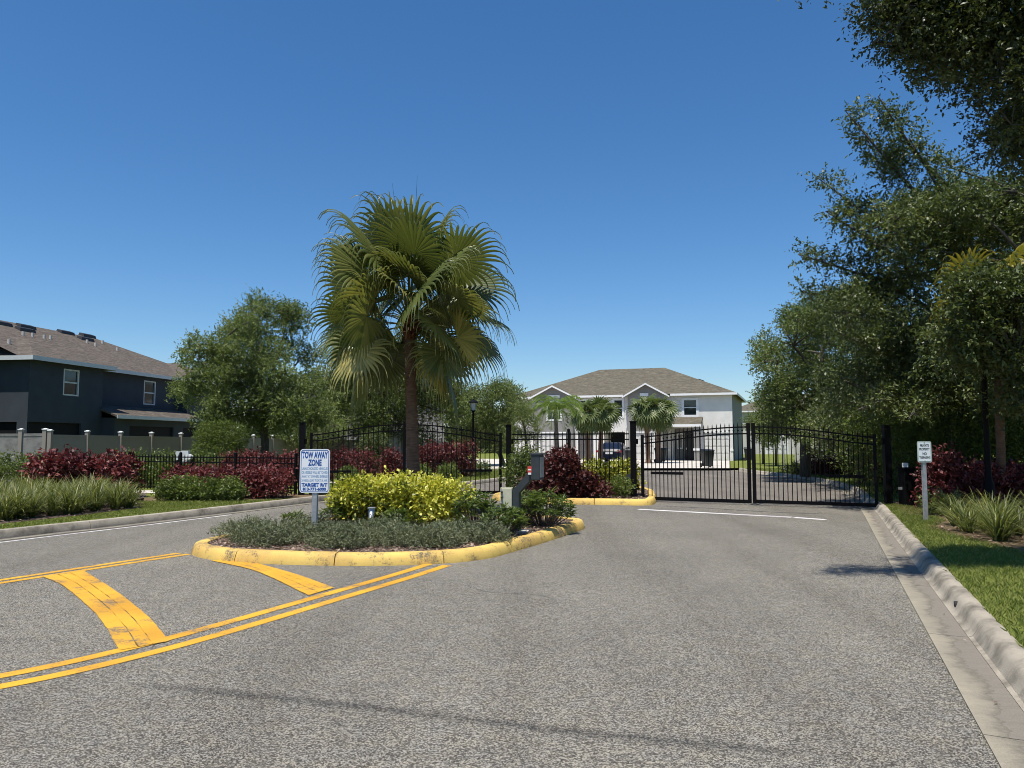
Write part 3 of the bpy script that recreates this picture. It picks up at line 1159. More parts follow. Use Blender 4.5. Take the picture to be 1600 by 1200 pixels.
def SX(u):                         # reading -> metres along the front (0 at its right corner)
    a = (u - 800) / FPX
    return -(CO[0] - a * CO[1]) / (CT[0] - a * CT[1])


HC = thing('townhouse', 'two-storey grey stucco townhouse with hipped roof beyond the right gate', 'house', (CO[0], CO[1], 0.13))
zE, zG = 5.5, 0.13
XL = SX(803)
win1 = (SX(1068), SX(1089), 3.75, 5.05)
win2 = (SX(959), SX(973), 3.72, 5.15)
win3 = (SX(903), SX(917), 3.72, 5.15)
gar1 = (SX(1100), SX(1138), zG, 2.36)
ent = (SX(1050), SX(1094), zG, 2.75, 1.5)
gar2 = (SX(990), SX(1023), zG, 2.36)
gar3 = (SX(944), SX(976), zG, 2.45, 2.6)
gar4 = (SX(903), SX(927), zG, 2.45)
gar5 = (SX(847), SX(888), zG, 2.36)
mb = MB()
g1a, g1b = SX(983), SX(1041)        # projecting gabled bays
g2a, g2b = SX(838), SX(897)
PB = -0.5
for (a, b, holes) in ((g1b, 0.0, [win1, gar1, ent]), (g2b, g1a, [win2, win3, gar3, gar4])):
    mb = MB()
    wall_holes(mb, fc, a, b, zG, zE, holes)
    mb.build('wall', M['stucco'], HC)
mb = MB()
mb.face([fc(XL, 0, zG), fc(g2a, 0, zG), fc(g2a, 0, zE), fc(XL, 0, zE)])
mb.face([fc(XL, 12.5, zG), fc(XL, 0, zG), fc(XL, 0, zE), fc(XL, 12.5, zE)])
mb.face([fc(0, 12.5, zG), fc(XL, 12.5, zG), fc(XL, 12.5, zE), fc(0, 12.5, zE)])
mb.build('wall', M['stucco'], HC)
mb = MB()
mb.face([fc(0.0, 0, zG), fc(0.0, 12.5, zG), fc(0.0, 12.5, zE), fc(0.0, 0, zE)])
o = mb.build('wall', M['stucco_mid'], HC)  # right side's shade is put into the colour by this darker grey
# gabled bays in darker grey
PK = 0.84
for a, b, wn_, gr in ((g1a, g1b, (SX(1000), SX(1017), 3.5, 5.05), gar2), (g2a, g2b, (SX(858), SX(879), 3.5, 5.05), gar5)):
    mb = MB()
    wall_holes(mb, fc, a, b, zG, zE, [wn_, gr], y=PB)
    xm = (a + b) / 2
    mb.face([fc(a, PB, zE), fc(b, PB, zE), fc(xm, PB, zE + PK)])
    mb.face([fc(a, 0, zG), fc(a, PB, zG), fc(a, PB, zE), fc(a, 0, zE)])
    mb.face([fc(b, PB, zG), fc(b, 0, zG), fc(b, 0, zE), fc(b, PB, zE)])
    mb.build('wall', M['stucco_mid'], HC)
    window(HC, fc, *wn_, y=PB)
    mb = MB()
    ov = 0.35
    sl = PK / ((b - a) / 2)
    yb = 4.2
    for sgn, e in ((-1, a), (1, b)):
        p = [fc(e + sgn * ov, PB - 0.35, zE - ov * sl + 0.05), fc(xm, PB - 0.35, zE + PK + 0.05), fc(xm, yb, zE + PK + 0.05), fc(e + sgn * ov, yb, zE - ov * sl + 0.05)]
        mb.face(p if sgn < 0 else list(reversed(p)))
    mb.build('gable_roof', M['roof_grey'], HC)
    for sgn, e in ((-1, a), (1, b)):
        mb = MB()
        x0, z0_ = e + sgn * (ov + 0.05), zE - (ov + 0.05) * sl
        q = [(x0, PB - 0.40, z0_ - 0.06), (xm, PB - 0.40, zE + PK - 0.05), (xm, PB - 0.35, zE + PK - 0.05), (x0, PB - 0.35, z0_ - 0.06),
             (x0, PB - 0.40, z0_ + 0.08), (xm, PB - 0.40, zE + PK + 0.09), (xm, PB - 0.35, zE + PK + 0.09), (x0, PB - 0.35, z0_ + 0.08)]
        mb.hexa([fc(*k) for k in q])
        mb.build('rake_board', M['white'], HC)
    mb = MB()
    mb.box(wn_[0] + 0.1, wn_[1] - 0.1, PB - 0.05, PB, zE - 0.12, zE + 0.12, fc)
    mb.build('gable_vent', M['white'], HC)
for wdw in (win1, win2, win3):
    window(HC, fc, *wdw, trim=0.14)
mb = MB()
hip(mb, fc, XL - 0.4, 0.4, -0.4, 12.9, zE + 0.02, 0.42)
mb.build('roof', M['roof_grey'], HC)
mb = MB()
fascia(mb, fc, XL - 0.4, 0.4, -0.4, 12.9, zE - 0.14, zE + 0.03, 'lrb')
for a, b in ((XL - 0.43, g2a - 0.4), (g2b + 0.4, g1a - 0.4), (g1b + 0.4, 0.43)):
    mb.box(a, b, -0.43, -0.4, zE - 0.14, zE + 0.03, fc)
mb.build('fascia', M['white'], HC)


def garage(parent, fr, h, y, mat, trim=0.12):
    a, b, c, d = h[:4]
    dep = y + 0.10
    gd = MB()
    gd.box(a - trim, a, y - 0.03, y + 0.1, c, d + trim, fr)
    gd.box(b, b + trim, y - 0.03, y + 0.1, c, d + trim, fr)
    gd.box(a, b, y - 0.03, y + 0.1, d, d + trim, fr)
    dr = gd.build('garage_door', M['white'], parent)
    n = 4
    hh = (d - c) / n
    for i in range(n):
        p = MB()
        z0_, z1_ = c + i * hh + 0.012, c + (i + 1) * hh - 0.012
        p.box(a, b, dep - 0.03, dep, z0_, z1_, fr)
        k = 4
        ww = (b - a) / k
        for j in range(k):
            p.box(a + j * ww + 0.08, a + (j + 1) * ww - 0.08, dep - 0.045, dep - 0.03, z0_ + 0.08, z1_ - 0.08, fr)
        p.build('panel', mat, dr)


garage(HC, fc, gar1, 0, M['garage'])
garage(HC, fc, gar2, PB, M['garage'])
garage(HC, fc, gar5, PB, M['garage'])
garage(HC, fc, gar4, 0, M['garage_dark'])
# open carport with a dark inside
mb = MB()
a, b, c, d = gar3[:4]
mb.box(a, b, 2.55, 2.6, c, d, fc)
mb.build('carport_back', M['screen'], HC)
# entrance recess, door, side window
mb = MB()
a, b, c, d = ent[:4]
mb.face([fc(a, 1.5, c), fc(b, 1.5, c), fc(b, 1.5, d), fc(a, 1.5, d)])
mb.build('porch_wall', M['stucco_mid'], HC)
mb = MB()
da, db = SX(1066), SX(1080)
mb.box(da, db, 1.40, 1.50, zG, 2.45, fc)
dr = mb.build('door', M['door'], HC)
mb = MB()
mb.box(da + 0.08, da + 0.14, 1.34, 1.40, 1.0, 1.15, fc)
mb.build('handle', M['chrome'], dr)
window(HC, fc, SX(1054), SX(1062), 1.1, 2.3, y=1.5, mid=False, trim=0.06)
# shed porch roof and its pillar
mb = MB()
pa, pb = SX(1031), SX(1098)
q = [(pa, -1.7, 2.85), (pb, -1.7, 2.85), (pb, 0, 3.5), (pa, 0, 3.5), (pa, -1.7, 3.0), (pb, -1.7, 3.0), (pb, 0, 3.65), (pa, 0, 3.65)]
mb.hexa([fc(*k) for k in q])
mb.build('porch_roof', M['roof_grey'], HC)
mb = MB()
mb.box(pa - 0.03, pb + 0.03, -1.74, -1.7, 2.82, 3.02, fc)
mb.build('porch_fascia', M['white'], HC)
for px in (SX(1091), SX(1036)):
    mb = MB()
    mb.box(px - 0.2, px + 0.2, -1.6, -1.2, zG, 2.85, fc)
    pl = mb.build('pillar', M['stucco_mid'], HC)
    mb = MB()
    mb.box(px - 0.25, px + 0.25, -1.65, -1.15, 0.95, 1.12, fc)
    mb.build('pillar_band', M['white'], pl)
for x in (-0.22, g1b + 0.02):
    mb = MB()
    mb.box(x, x + 0.24, -0.04, 0.0, 0.9, 1.06, fc)
    mb.build('base_band', M['white'], HC)
# roof vents on the right slope
for (x, y) in ((-2.9, 5.2), (-1.2, 7.5)):
    z = zE + 0.02 + (0.4 - x) * 0.42
    mb = MB()
    mb.hexa([fc(*k) for k in [(x - .2, y - .55, z - .1), (x + .2, y - .55, z - .25), (x + .2, y + .55, z - .25), (x - .2, y + .55, z - .1), (x - .2, y - .5, z + .2), (x + .2, y - .5, z + .06), (x + .2, y + .5, z + .06), (x - .2, y + .5, z + .2)]])
    mb.build('roof_vent', M['vent'], HC)

# ---- navy townhouse on the left
LT = Vector((0.17, 0.985)).normalized()
LO = (-21.75, 34.6)
fl = mkframe(LO, LT)


def LX(u):                         # reading -> metres along the long wall
    a = (u - 800) / FPX
    return (LO[0] - a * LO[1]) / (a * LT.y - LT.x)


HL = thing('townhouse', 'dark navy townhouse with brown shingle roof behind the vinyl fence', 'house', (LO[0], LO[1], 0.13))
zE = 5.45
bmp = 4.7
rec = 0.7
b2 = 12.2
opn = (LX(43), LX(128), zG, 2.52)
w1 = (LX(97), LX(121), 3.85, 5.1)
w2 = (LX(241), LX(258.5), 3.75, 5.1)
mb = MB()
wall_holes(mb, fl, 0, bmp, zG, zE, [opn, w1], y=0, depth=0.14)
wall_holes(mb, fl, bmp, b2, zG, zE, [w2], y=rec)
mb.face([fl(bmp, 0, zG), fl(bmp, rec, zG), fl(bmp, rec, zE), fl(bmp, 0, zE)])
wall_holes(mb, fl, b2, b2 + 4.7, zG, zE, [(b2 + 0.5, b2 + 3.6, zG, 2.52)], y=0, depth=0.14)
mb.face([fl(b2, rec, zG), fl(b2, 0, zG), fl(b2, 0, zE), fl(b2, rec, zE)])
mb.face([fl(b2 + 4.7, 0, zG), fl(b2 + 4.7, 11, zG), fl(b2 + 4.7, 11, zE), fl(b2 + 4.7, 0, zE)])
# end wall looking down the road, with its own lanai opening


def fe(x, y, z):                   # x from -2.6 (left) to 0 at the corner, y into the house
    return fl(y, -x, z)


wall_holes(mb, fe, -2.6, 0, zG, zE, [(-2.3, -0.62, zG, 2.52)], y=0.0, depth=0.14)
mb.face([fl(0, 2.6, zG), fl(-9, 2.6, zG), fl(-9, 2.6, zE), fl(0, 2.6, zE)][::-1])
mb.face([fl(-9, 11, zG), fl(-9, 2.6, zG), fl(-9, 2.6, zE), fl(-9, 11, zE)])
mb.face([fl(b2 + 4.7, 11, zG), fl(-9, 11, zG), fl(-9, 11, zE), fl(b2 + 4.7, 11, zE)])
mb.build('wall', M['navy'], HL)
for a, b in ((opn[0], opn[1]), (b2 + 0.5, b2 + 3.6)):
    mb = MB()
    mb.face([fl(a, 0.12, zG), fl(b, 0.12, zG), fl(b, 0.12, 2.52), fl(a, 0.12, 2.52)])
    sc = mb.build('screen', M['screen'], HL)
mb = MB()
mb.face([fe(-2.3, 0.12, zG), fe(-0.62, 0.12, zG), fe(-0.62, 0.12, 2.52), fe(-2.3, 0.12, 2.52)])
mb.build('screen', M['screen'], HL)
window(HL, fl, *w1, y=0, mat=M['fascia_grey'], trim=0.012, proud=0.01)
window(HL, fl, *w2, y=rec, mat=M['fascia_grey'], trim=0.012, proud=0.01)
# lanai under a shed roof
lw = -0.75
mb = MB()
holes = [(LX(172.0) + 0.55, LX(238) + 0.9, zG, 2.45), (LX(252) + 1.0, b2 - 0.25, zG, 2.45)]
wall_holes(mb, fl, bmp - 0.0, b2, zG, 2.85, holes, y=lw, depth=0.14)
mb.face([fl(bmp, lw, zG), fl(bmp, 0, zG), fl(bmp, 0, 2.85), fl(bmp, lw, 2.85)][::-1])
mb.build('lanai_wall', M['navy'], HL)
for h in holes:
    mb = MB()
    mb.face([fl(h[0], lw + 0.12, zG), fl(h[1], lw + 0.12, zG), fl(h[1], lw + 0.12, 2.45), fl(h[0], lw + 0.12, 2.45)])
    mb.build('screen', M['screen'], HL)
mb = MB()
q = [(bmp - 0.35, lw - 0.4, 2.86), (b2, lw - 0.4, 2.86), (b2, rec, 3.42), (bmp + 0.02, rec, 3.42), (bmp - 0.35, lw - 0.4, 2.95), (b2, lw - 0.4, 2.95), (b2, rec, 3.54), (bmp + 0.02, rec, 3.54)]
mb.hexa([fl(*k) for k in q])
mb.build('lanai_roof', M['roof_brown'], HL)
mb = MB()
mb.box(bmp - 0.38, b2, lw - 0.44, lw - 0.4, 2.80, 2.98, fl)
mb.build('lanai_fascia', M['fascia_grey'], HL)
# roofs: main hip, two bay hips
mb = MB()
ry, rz_ = 6.1, zE + 0.02 + (6.1 - rec + 0.4) * 0.44
ye_, ze_ = rec - 0.4, zE + 0.02
xr = b2 + 5.1
yc = 3.1
zc_ = ze_ + (yc - ye_) * 0.44
mb.face([fl(-0.42, ye_, ze_), fl(xr, ye_, ze_), fl(xr - 5.8, ry, rz_), fl(-5.0, ry, rz_), fl(-9.4, yc, zc_), fl(-0.42, yc, zc_)])
mb.face([fl(xr, ye_, ze_), fl(xr, 11.9, ze_), fl(xr - 5.8, ry, rz_)])
mb.face([fl(xr, 11.9, ze_), fl(-9.4, 11.9, ze_), fl(-5.0, ry, rz_), fl(xr - 5.8, ry, rz_)])
mb.face([fl(-9.4, 11.9, ze_), fl(-9.4, yc, zc_), fl(-5.0, ry, rz_)])
mb.face([fl(-0.42, ye_, ze_), fl(-0.42, yc, ze_), fl(xr, yc, ze_), fl(xr, ye_, ze_)])
mb.build('roof', M['roof_brown'], HL)
for x0 in (0, b2):
    mb = MB()
    hip(mb, fl, x0 - 0.42, x0 + bmp + 0.42, -0.42, 8.0, zE + 0.025, 0.44)
    mb.build('roof', M['roof_brown'], HL)
    mb = MB()
    fascia(mb, fl, x0 - 0.42, x0 + bmp + 0.42, -0.42, 2.7, zE - 0.16, zE + 0.035, 'flr')
    mb.build('fascia', M['fascia_grey'], HL)
mb = MB()
mb.box(bmp + 0.45, b2 - 0.45, rec - 0.43, rec - 0.4, zE - 0.16, zE + 0.03, fl)
mb.build('fascia', M['fascia_grey'], HL)
# ridge vents and plumbing stacks on the long slope
SLP = 0.44


def on_slope(x, y):
    return zE + 0.02 + (y - (rec - 0.4)) * SLP


def slope_hit(u, v):
    d = ray(u, v)
    bb = Vector((-LT.y, LT.x))
    # plane z = zE + .02 + ((p-LO).b - (rec-.4))*SLP
    num = zE + 0.02 - SLP * (rec - 0.4) - CAM_H + SLP * (-LO[0] * bb.x - LO[1] * bb.y)
    den = d[2] - SLP * (d[0] * bb.x + d[1] * bb.y)
    t = num / den
    p = (d[0] * t - LO[0], d[1] * t - LO[1])
    return p[0] * LT.x + p[1] * LT.y, p[0] * bb.x + p[1] * bb.y


vent_me = None
for (u, v) in ((3, 507), (41, 512), (40, 517), (103, 521), (137, 526), (134, 531)):
    x, y = slope_hit(u, v)
    z = on_slope(x, y)
    mb = MB()
    q = [(x - 0.55, y - 0.18, z - 0.10), (x + 0.55, y - 0.18, z - 0.10), (x + 0.55, y + 0.2, z + 0.05), (x - 0.55, y + 0.2, z + 0.05),
         (x - 0.5, y - 0.14, z + 0.10), (x + 0.5, y - 0.14, z + 0.10), (x + 0.5, y + 0.16, z + 0.20), (x - 0.5, y + 0.16, z + 0.20)]
    mb.hexa([fl(*k) for k in q])
    mb.build('roof_vent', M['vent'], HL)
for (u, v) in ((14, 537), (36, 524), (51, 526), (69, 529), (79, 530), (136, 536), (149, 541), (160, 537), (183, 548)):
    x, y = slope_hit(u, v)
    z = on_slope(x, y)
    c = fl(x, y, z)
    mb = MB()
    mb.tube([(c[0], c[1], z - 0.1, 0.07), (c[0], c[1], z + 0.20, 0.07)], 8)
    mb.build('vent_pipe', M['pipe'], HL)

# ---- far houses glimpsed between trees
H3 = thing('townhouse', 'pale townhouse half hidden behind trees left of the lamp post', 'house', (-12.5, 62, 0.13))
f3 = mkframe((-12.5, 62), (0.985, 0.17))
mb = MB()
wn3 = (1.0, 2.0, 3.2, 4.7)
wall_holes(mb, f3, -6, 7, 0.13, 5.5, [wn3], y=0)
mb.face([f3(7, 0, .13), f3(7, 10, .13), f3(7, 10, 5.5), f3(7, 0, 5.5)])
mb.face([f3(-6, 10, .13), f3(-6, 0, .13), f3(-6, 0, 5.5), f3(-6, 10, 5.5)])
mb.face([f3(7, 10, .13), f3(-6, 10, .13), f3(-6, 10, 5.5), f3(7, 10, 5.5)])
mb.build('wall', M['stucco_mid'], H3)
window(H3, f3, *wn3)
mb = MB()
hip(mb, f3, -6.4, 7.4, -0.4, 10.4, 5.5, 0.42)
mb.build('roof', M['roof_grey'], H3)
H4 = thing('townhouse', 'far townhouse showing a strip of roof right of the grey house', 'house', (36, 96, 0.13))
f4 = mkframe((27.5, 96), (0.94, -0.342))
mb = MB()
h4 = [(4, 6.4, 0.13, 2.3), (8, 9.2, 3.4, 4.8)]
wall_holes(mb, f4, 0, 14, 0.13, 5.5, h4)
mb.face([f4(0, 10, .13), f4(0, 0, .13), f4(0, 0, 5.5), f4(0, 10, 5.5)])
mb.face([f4(14, 0, .13), f4(14, 10, .13), f4(14, 10, 5.5), f4(14, 0, 5.5)])
mb.face([f4(14, 10, .13), f4(0, 10, .13), f4(0, 10, 5.5), f4(14, 10, 5.5)])
mb.build('wall', M['stucco_far'], H4)
garage(H4, f4, h4[0], 0, M['garage'])
window(H4, f4, *h4[1])
mb = MB()
hip(mb, f4, -0.4, 14.4, -0.4, 10.4, 5.5, 0.42)
mb.build('roof', M['roof_grey'], H4)
mb = MB()
fascia(mb, f4, -0.4, 14.4, -0.4, 10.4, 5.3, 5.48)
mb.build('fascia', M['white'], H4)
H5 = thing('garden_wall', 'low pale rendered wall seen through the right gate leaf', 'wall', (21.5, 55, 0.13))
mb = MB()
f5 = mkframe((20.4, 55.5), (0.99, -0.12))
mb.box(0, 3.6, 0, 0.2, 0.13, 1.35, f5)
mb.build('wall_panel', M['stucco_far'], H5)
mb = MB()
mb.box(4.6, 9.2, -0.3, -0.1, 0.13, 0.75, f5)
mb.build('wall_panel', M['stucco_far'], H5)
mb = MB()
mb.box(3.6, 3.85, -0.03, 0.23, 0.13, 1.5, f5)
mb.build('wall_pier', M['white'], H5)


# ------------------------------------------------------------------ vinyl fence
def vinyl_fence(name, label, pts, ztops, mat, capr=0.085, stone=False):
    f = thing(name, label, 'fence', (pts[0][0], pts[0][1], 0.13))
    for (p, zt) in zip(pts, ztops):
        mb = MB()
        w = 0.062
        mb.box(p[0] - w, p[0] + w, p[1] - w, p[1] + w, 0.1, zt)
        ps = mb.build('post', M['vinyl'], f)
        mb = MB()
        c = w + 0.016
        mb.box(p[0] - c, p[0] + c, p[1] - c, p[1] + c, zt, zt + 0.035)
        mb.lathe([(c * 1.1, zt + 0.035), (c * 0.6, zt + 0.05), (0.01, zt + 0.058)], 4, (p[0], p[1]))
        mb.build('cap', M['white'], ps)
    for (a, b, za, zb) in zip(pts, pts[1:], ztops, ztops[1:]):
        A, B_ = Vector(a), Vector(b)
        t = (B_ - A).normalized()
        A, B_ = A + t * 0.05, B_ - t * 0.05
        n = Vector((t.y, -t.x))
        L_ = (B_ - A).length

        def bar(lo0, lo1, hi0, hi1, th_, nm, m_):
            m2 = MB()
            q = []
            for (lz, rz_) in ((lo0, lo1), (hi0, hi1)):
                q += [(A.x + n.x * th_, A.y + n.y * th_, lz), (B_.x + n.x * th_, B_.y + n.y * th_, rz_), (B_.x - n.x * th_, B_.y - n.y * th_, rz_), (A.x - n.x * th_, A.y - n.y * th_, lz)]
            m2.hexa(q)
            m2.build(nm, m_, f)
        d0, d1 = za - 0.12, zb - 0.12
        bar(d0 - 0.09, d1 - 0.09, d0, d1, 0.032, 'rail', mat)
        if not stone:
            bar(0.2, 0.2, d0 - 0.09, d1 - 0.09, 0.016, 'panel', mat)
        else:
            rd = random.Random(int(A.x * 100))
            z = 0.15
            bar(0.12, 0.12, d0 - 0.09, d1 - 0.09, 0.02, 'panel', mat)
            while z < d0 - 0.16:           # uneven courses of stone-look blocks
                h = min(rd.choice((0.11, 0.15, 0.19)), d0 - 0.095 - z)
                x = 0.0
                while x < L_ - 0.05:
                    w = min(rd.uniform(0.22, 0.5), L_ - x)
                    m2 = MB()
                    th_ = 0.03 + rd.uniform(0, 0.022)
                    pa_, pb_ = A + t * (x + 0.008), A + t * (x + w - 0.008)
                    q = []
                    for zz in (z + 0.008, z + h - 0.008):
                        q += [(pa_.x + n.x * th_, pa_.y + n.y * th_, zz), (pb_.x + n.x * th_, pb_.y + n.y * th_, zz), (pb_.x + n.x * 0.021, pb_.y + n.y * 0.021, zz), (pa_.x + n.x * 0.021, pa_.y + n.y * 0.021, zz)]
                    m2.hexa(q)
                    m2.build('stone', mat, f)
                    x += w
                z += h
    return f


us = [80, 138, 190, 238, 284, 325, 363, 397, 427, 457, 485, 510, 535, 560, 583]
pts, zt = [], []
for i, u in enumerate(us):
    Y = 26.0 + (i ** 1.06) * 1.28
    pts.append(((u - 800) / FPX * Y, Y))
    zt.append(1.98 - 0.010 * i)
vinyl_fence('vinyl_fence', 'taupe vinyl panel fence with white capped posts below the navy house', pts, zt, M['vinyl'])
p0 = pts[0]
vinyl_fence('stone_look_fence', 'stone-textured grey fence section at the far left edge', [(p0[0] - 0.16, p0[1] - 0.02), (p0[0] - 0.92, p0[1] - 0.1), (p0[0] - 2.2, p0[1] - 0.15), (p0[0] - 3.6, p0[1] - 0.2)], [2.02, 2.01, 2.01, 2.01], M['vinyl_stone'], stone=True)
Y = 45.0
vinyl_fence('vinyl_fence', 'taupe fence end with white posts behind the palm trunk', [((u - 800) / FPX * Y, Y + k * 0.5) for k, u in enumerate((604, 627, 645, 668, 685))], [2.35, 2.35, 1.85, 1.85, 1.85], M['fascia_grey'])  # sunlit look of the taupe vinyl put into the colour as pale grey panels


# ------------------------------------------------------------------ black steel gates and fences
def picket_mesh(h, w=0.010):
    mb = MB()
    mb.box(-w, w, -w, w, 0, h - 0.07)
    mb.add([(-w, -w, h - 0.07), (w, -w, h - 0.07), (w, w, h - 0.07), (-w, w, h - 0.07), (0, 0, h)], [(0, 1, 4), (1, 2, 4), (2, 3, 4), (3, 0, 4)])
    me = bpy.data.meshes.new('picket')
    me.from_pydata(mb.v, [], mb.f)
    me.materials.append(M['black_metal'])
    return me


collar_me = None


def collar_mesh():
    global collar_me
    if collar_me is None:
        mb = MB()
        mb.lathe([(0.012, -0.022), (0.026, -0.008), (0.026, 0.008), (0.012, 0.022)], 8)
        collar_me = bpy.data.meshes.new('collar')
        collar_me.from_pydata(mb.v, [], mb.f)
        collar_me.materials.append(M['black_metal'])
    return collar_me


def obox(mb, P, t, x0, x1, y0, y1, z0, z1):
    fr = mkframe(P, t)
    mb.box(x0, x1, y0, y1, z0, z1, fr)


def gate_leaf(label, H, Mt, zb, zh, zm, n, arm=True):
    """H hinge end, Mt meeting end (plan points); arched double top rail"""
    H, Mt = Vector(H), Vector(Mt)
    W = (Mt - H).length
    t = (Mt - H) / W
    f = thing('gate_leaf', label, 'gate', (H.x, H.y, 0), None)
    fr = mkframe(H, t)

    def top(s):
        return zh + (zm - zh) * math.sin(math.pi / 2 * min(1, max(0, s))) ** 1.25
    for x0, x1, zt_ in ((0, 0.075, zh + 0.07), (W - 0.085, W, zm + 0.10)):
        mb = MB()
        mb.box(x0, x1, -0.03, 0.03, zb, zt_, fr)
        mb.build('stile', M['black_metal'], f)
    mb = MB()
    mb.box(0.075, W - 0.085, -0.028, 0.028, zb, zb + 0.085, fr)
    mb.build('bottom_rail', M['black_metal'], f)
    for dz in (0.0, -0.17):
        mb = MB()
        k = 16
        for i in range(k):
            a, b = i / k, (i + 1) / k
            xa, xb = 0.075 + (W - 0.16) * a, 0.075 + (W - 0.16) * b
            za, zb_ = top(a) + dz, top(b) + dz
            q = [(xa, -0.018, za - 0.018), (xb, -0.018, zb_ - 0.018), (xb, 0.018, zb_ - 0.018), (xa, 0.018, za - 0.018),
                 (xa, -0.018, za + 0.018), (xb, -0.018, zb_ + 0.018), (xb, 0.018, zb_ + 0.018), (xa, 0.018, za + 0.018)]
            mb.hexa([fr(*p) for p in q])
        mb.build('top_rail', M['black_metal'], f)
    ang = math.atan2(t.y, t.x)
    for i in range(n):
        s = (i + 1) / (n + 1)
        x = 0.075 + (W - 0.16) * s
        zt_ = top(s) + 0.13
        p = fr(x, 0, zb + 0.08)
        key = round(zt_ - zb - 0.08, 2)
        if key not in PICK:
            PICK[key] = picket_mesh(key)
        inst(PICK[key], 'picket', f, (p[0] - H.x, p[1] - H.y, p[2]), ang)
        inst(collar_mesh(), 'collar', f, (p[0] - H.x, p[1] - H.y, top(s) - 0.085), ang)
    if arm:
        mb = MB()
        mb.box(0.28, 1.15, -0.075, -0.03, 0.74, 0.81, fr)
        mb.build('operator_arm', M['black_metal'], f)
    return f


PICK = {}


def gate_post(label, x, y, h, w=0.075, rz=0.0, z0=0.0):
    t = thing('gate_post', label, 'gate post', (x, y, z0), 'square black gate posts')
    mb = MB()
    T = (math.cos(rz), math.sin(rz))
    obox(mb, (x, y), T, -w, w, -w, w, z0, h)
    mb.build('shaft', M['black_metal'], t, bevel=0.006)
    mb = MB()
    obox(mb, (x, y), T, -w - 0.012, w + 0.012, -w - 0.012, w + 0.012, h, h + 0.03)
    mb.build('cap', M['black_metal'], t)
    for z in (0.32, 1.55):
        mb = MB()
        mb.tube([(x + T[0] * (w + 0.03), y + T[1] * (w + 0.03) - 0.03, z, 0.028), (x + T[0] * (w + 0.03), y + T[1] * (w + 0.03) - 0.03, z + 0.14, 0.028)], 8)
        mb.build('hinge', M['black_metal'], t)
    return t


PLa = (-5.88, 21.6)
PLb = (-0.10, 22.7)
PRa = (3.32, 21.1)
PRb = (8.92, 18.35)
gate_post('square black post left of the exit gate, behind the tow sign', *PLa, 2.13)
gate_post('square black post between the exit gate and the middle fence', *PLb, 2.09)
gate_post('square black post at the yellow island end left of the right gate', *PRa, 2.15)
gate_post('square black post beside the right kerb and operator cabinet', *PRb, 1.98, rz=math.pi)


def lerp2(a, b, t):
    return (a[0] + (b[0] - a[0]) * t, a[1] + (b[1] - a[1]) * t)


gate_leaf('left leaf of the exit gate, partly behind the tow away sign', lerp2(PLa, PLb, 0.035), lerp2(PLa, PLb, 0.49), 0.10, 1.80, 2.10, 17)
gate_leaf('right leaf of the exit gate, right of the palm trunk', lerp2(PLa, PLb, 0.965), lerp2(PLa, PLb, 0.51), 0.10, 1.80, 2.10, 17)
gate_leaf('left leaf of the right gate, in front of the grey house', lerp2(PRa, PRb, 0.035), lerp2(PRa, PRb, 0.497), 0.05, 1.74, 1.99, 24)
gate_leaf('right leaf of the right gate, hinged beside the kerb', lerp2(PRa, PRb, 0.965), lerp2(PRa, PRb, 0.503), 0.06, 1.72, 1.99, 24)


def steel_fence(label, A, B_, zt_, zb, posts, pitch=0.125, name='steel_fence'):
    A, B_ = Vector(A), Vector(B_)
    W = (B_ - A).length
    t = (B_ - A) / W
    fr = mkframe(A, t)
    f = thing(name, label, 'fence', (A.x, A.y, 0))
    ang = math.atan2(t.y, t.x)
    for s in posts:
        mb = MB()
        x = W * s
        mb.box(x - 0.032, x + 0.032, -0.032, 0.032, 0, zt_ + 0.02, fr)
        mb.lathe([(0.045, zt_ + 0.02), (0.045, zt_ + 0.035), (0.005, zt_ + 0.06)], 6, fr(x, 0, 0)[:2])
        mb.build('post', M['black_metal'], f)
    for z in (zt_ - 0.10, zt_ - 0.25, zb + 0.08):
        mb = MB()
        mb.box(0, W, -0.017, 0.017, z - 0.017, z + 0.017, fr)
        mb.build('rail', M['black_metal'], f)
    n = int(W / pitch)
    key = round(zt_ - zb, 2)
    if key not in PICK:
        PICK[key] = picket_mesh(key, 0.0095)
    for i in range(n):
        x = (i + 0.5) * W / n
        if any(abs(x - W * s) < 0.05 for s in posts):
            continue
        p = fr(x, 0, zb)
        inst(PICK[key], 'picket', f, (p[0] - A.x, p[1] - A.y, zb), ang)
    return f


steel_fence('tall black picket fence between the two gates', lerp2(PLb, PRa, 0.03), lerp2(PLb, PRa, 0.97), 1.93, 0.18, (0.50,))
steel_fence('low black picket fence behind the dark red hedges on the left', (-12.05, 24.3), (-6.05, 21.7), 1.25, 0.16, (0.0, 0.33, 0.66, 0.995))
steel_fence('low black picket fence behind the red hedge on the right', (9.15, 18.2), (16.4, 16.4), 1.02, 0.18, (0.02, 0.35, 0.68, 1.0))

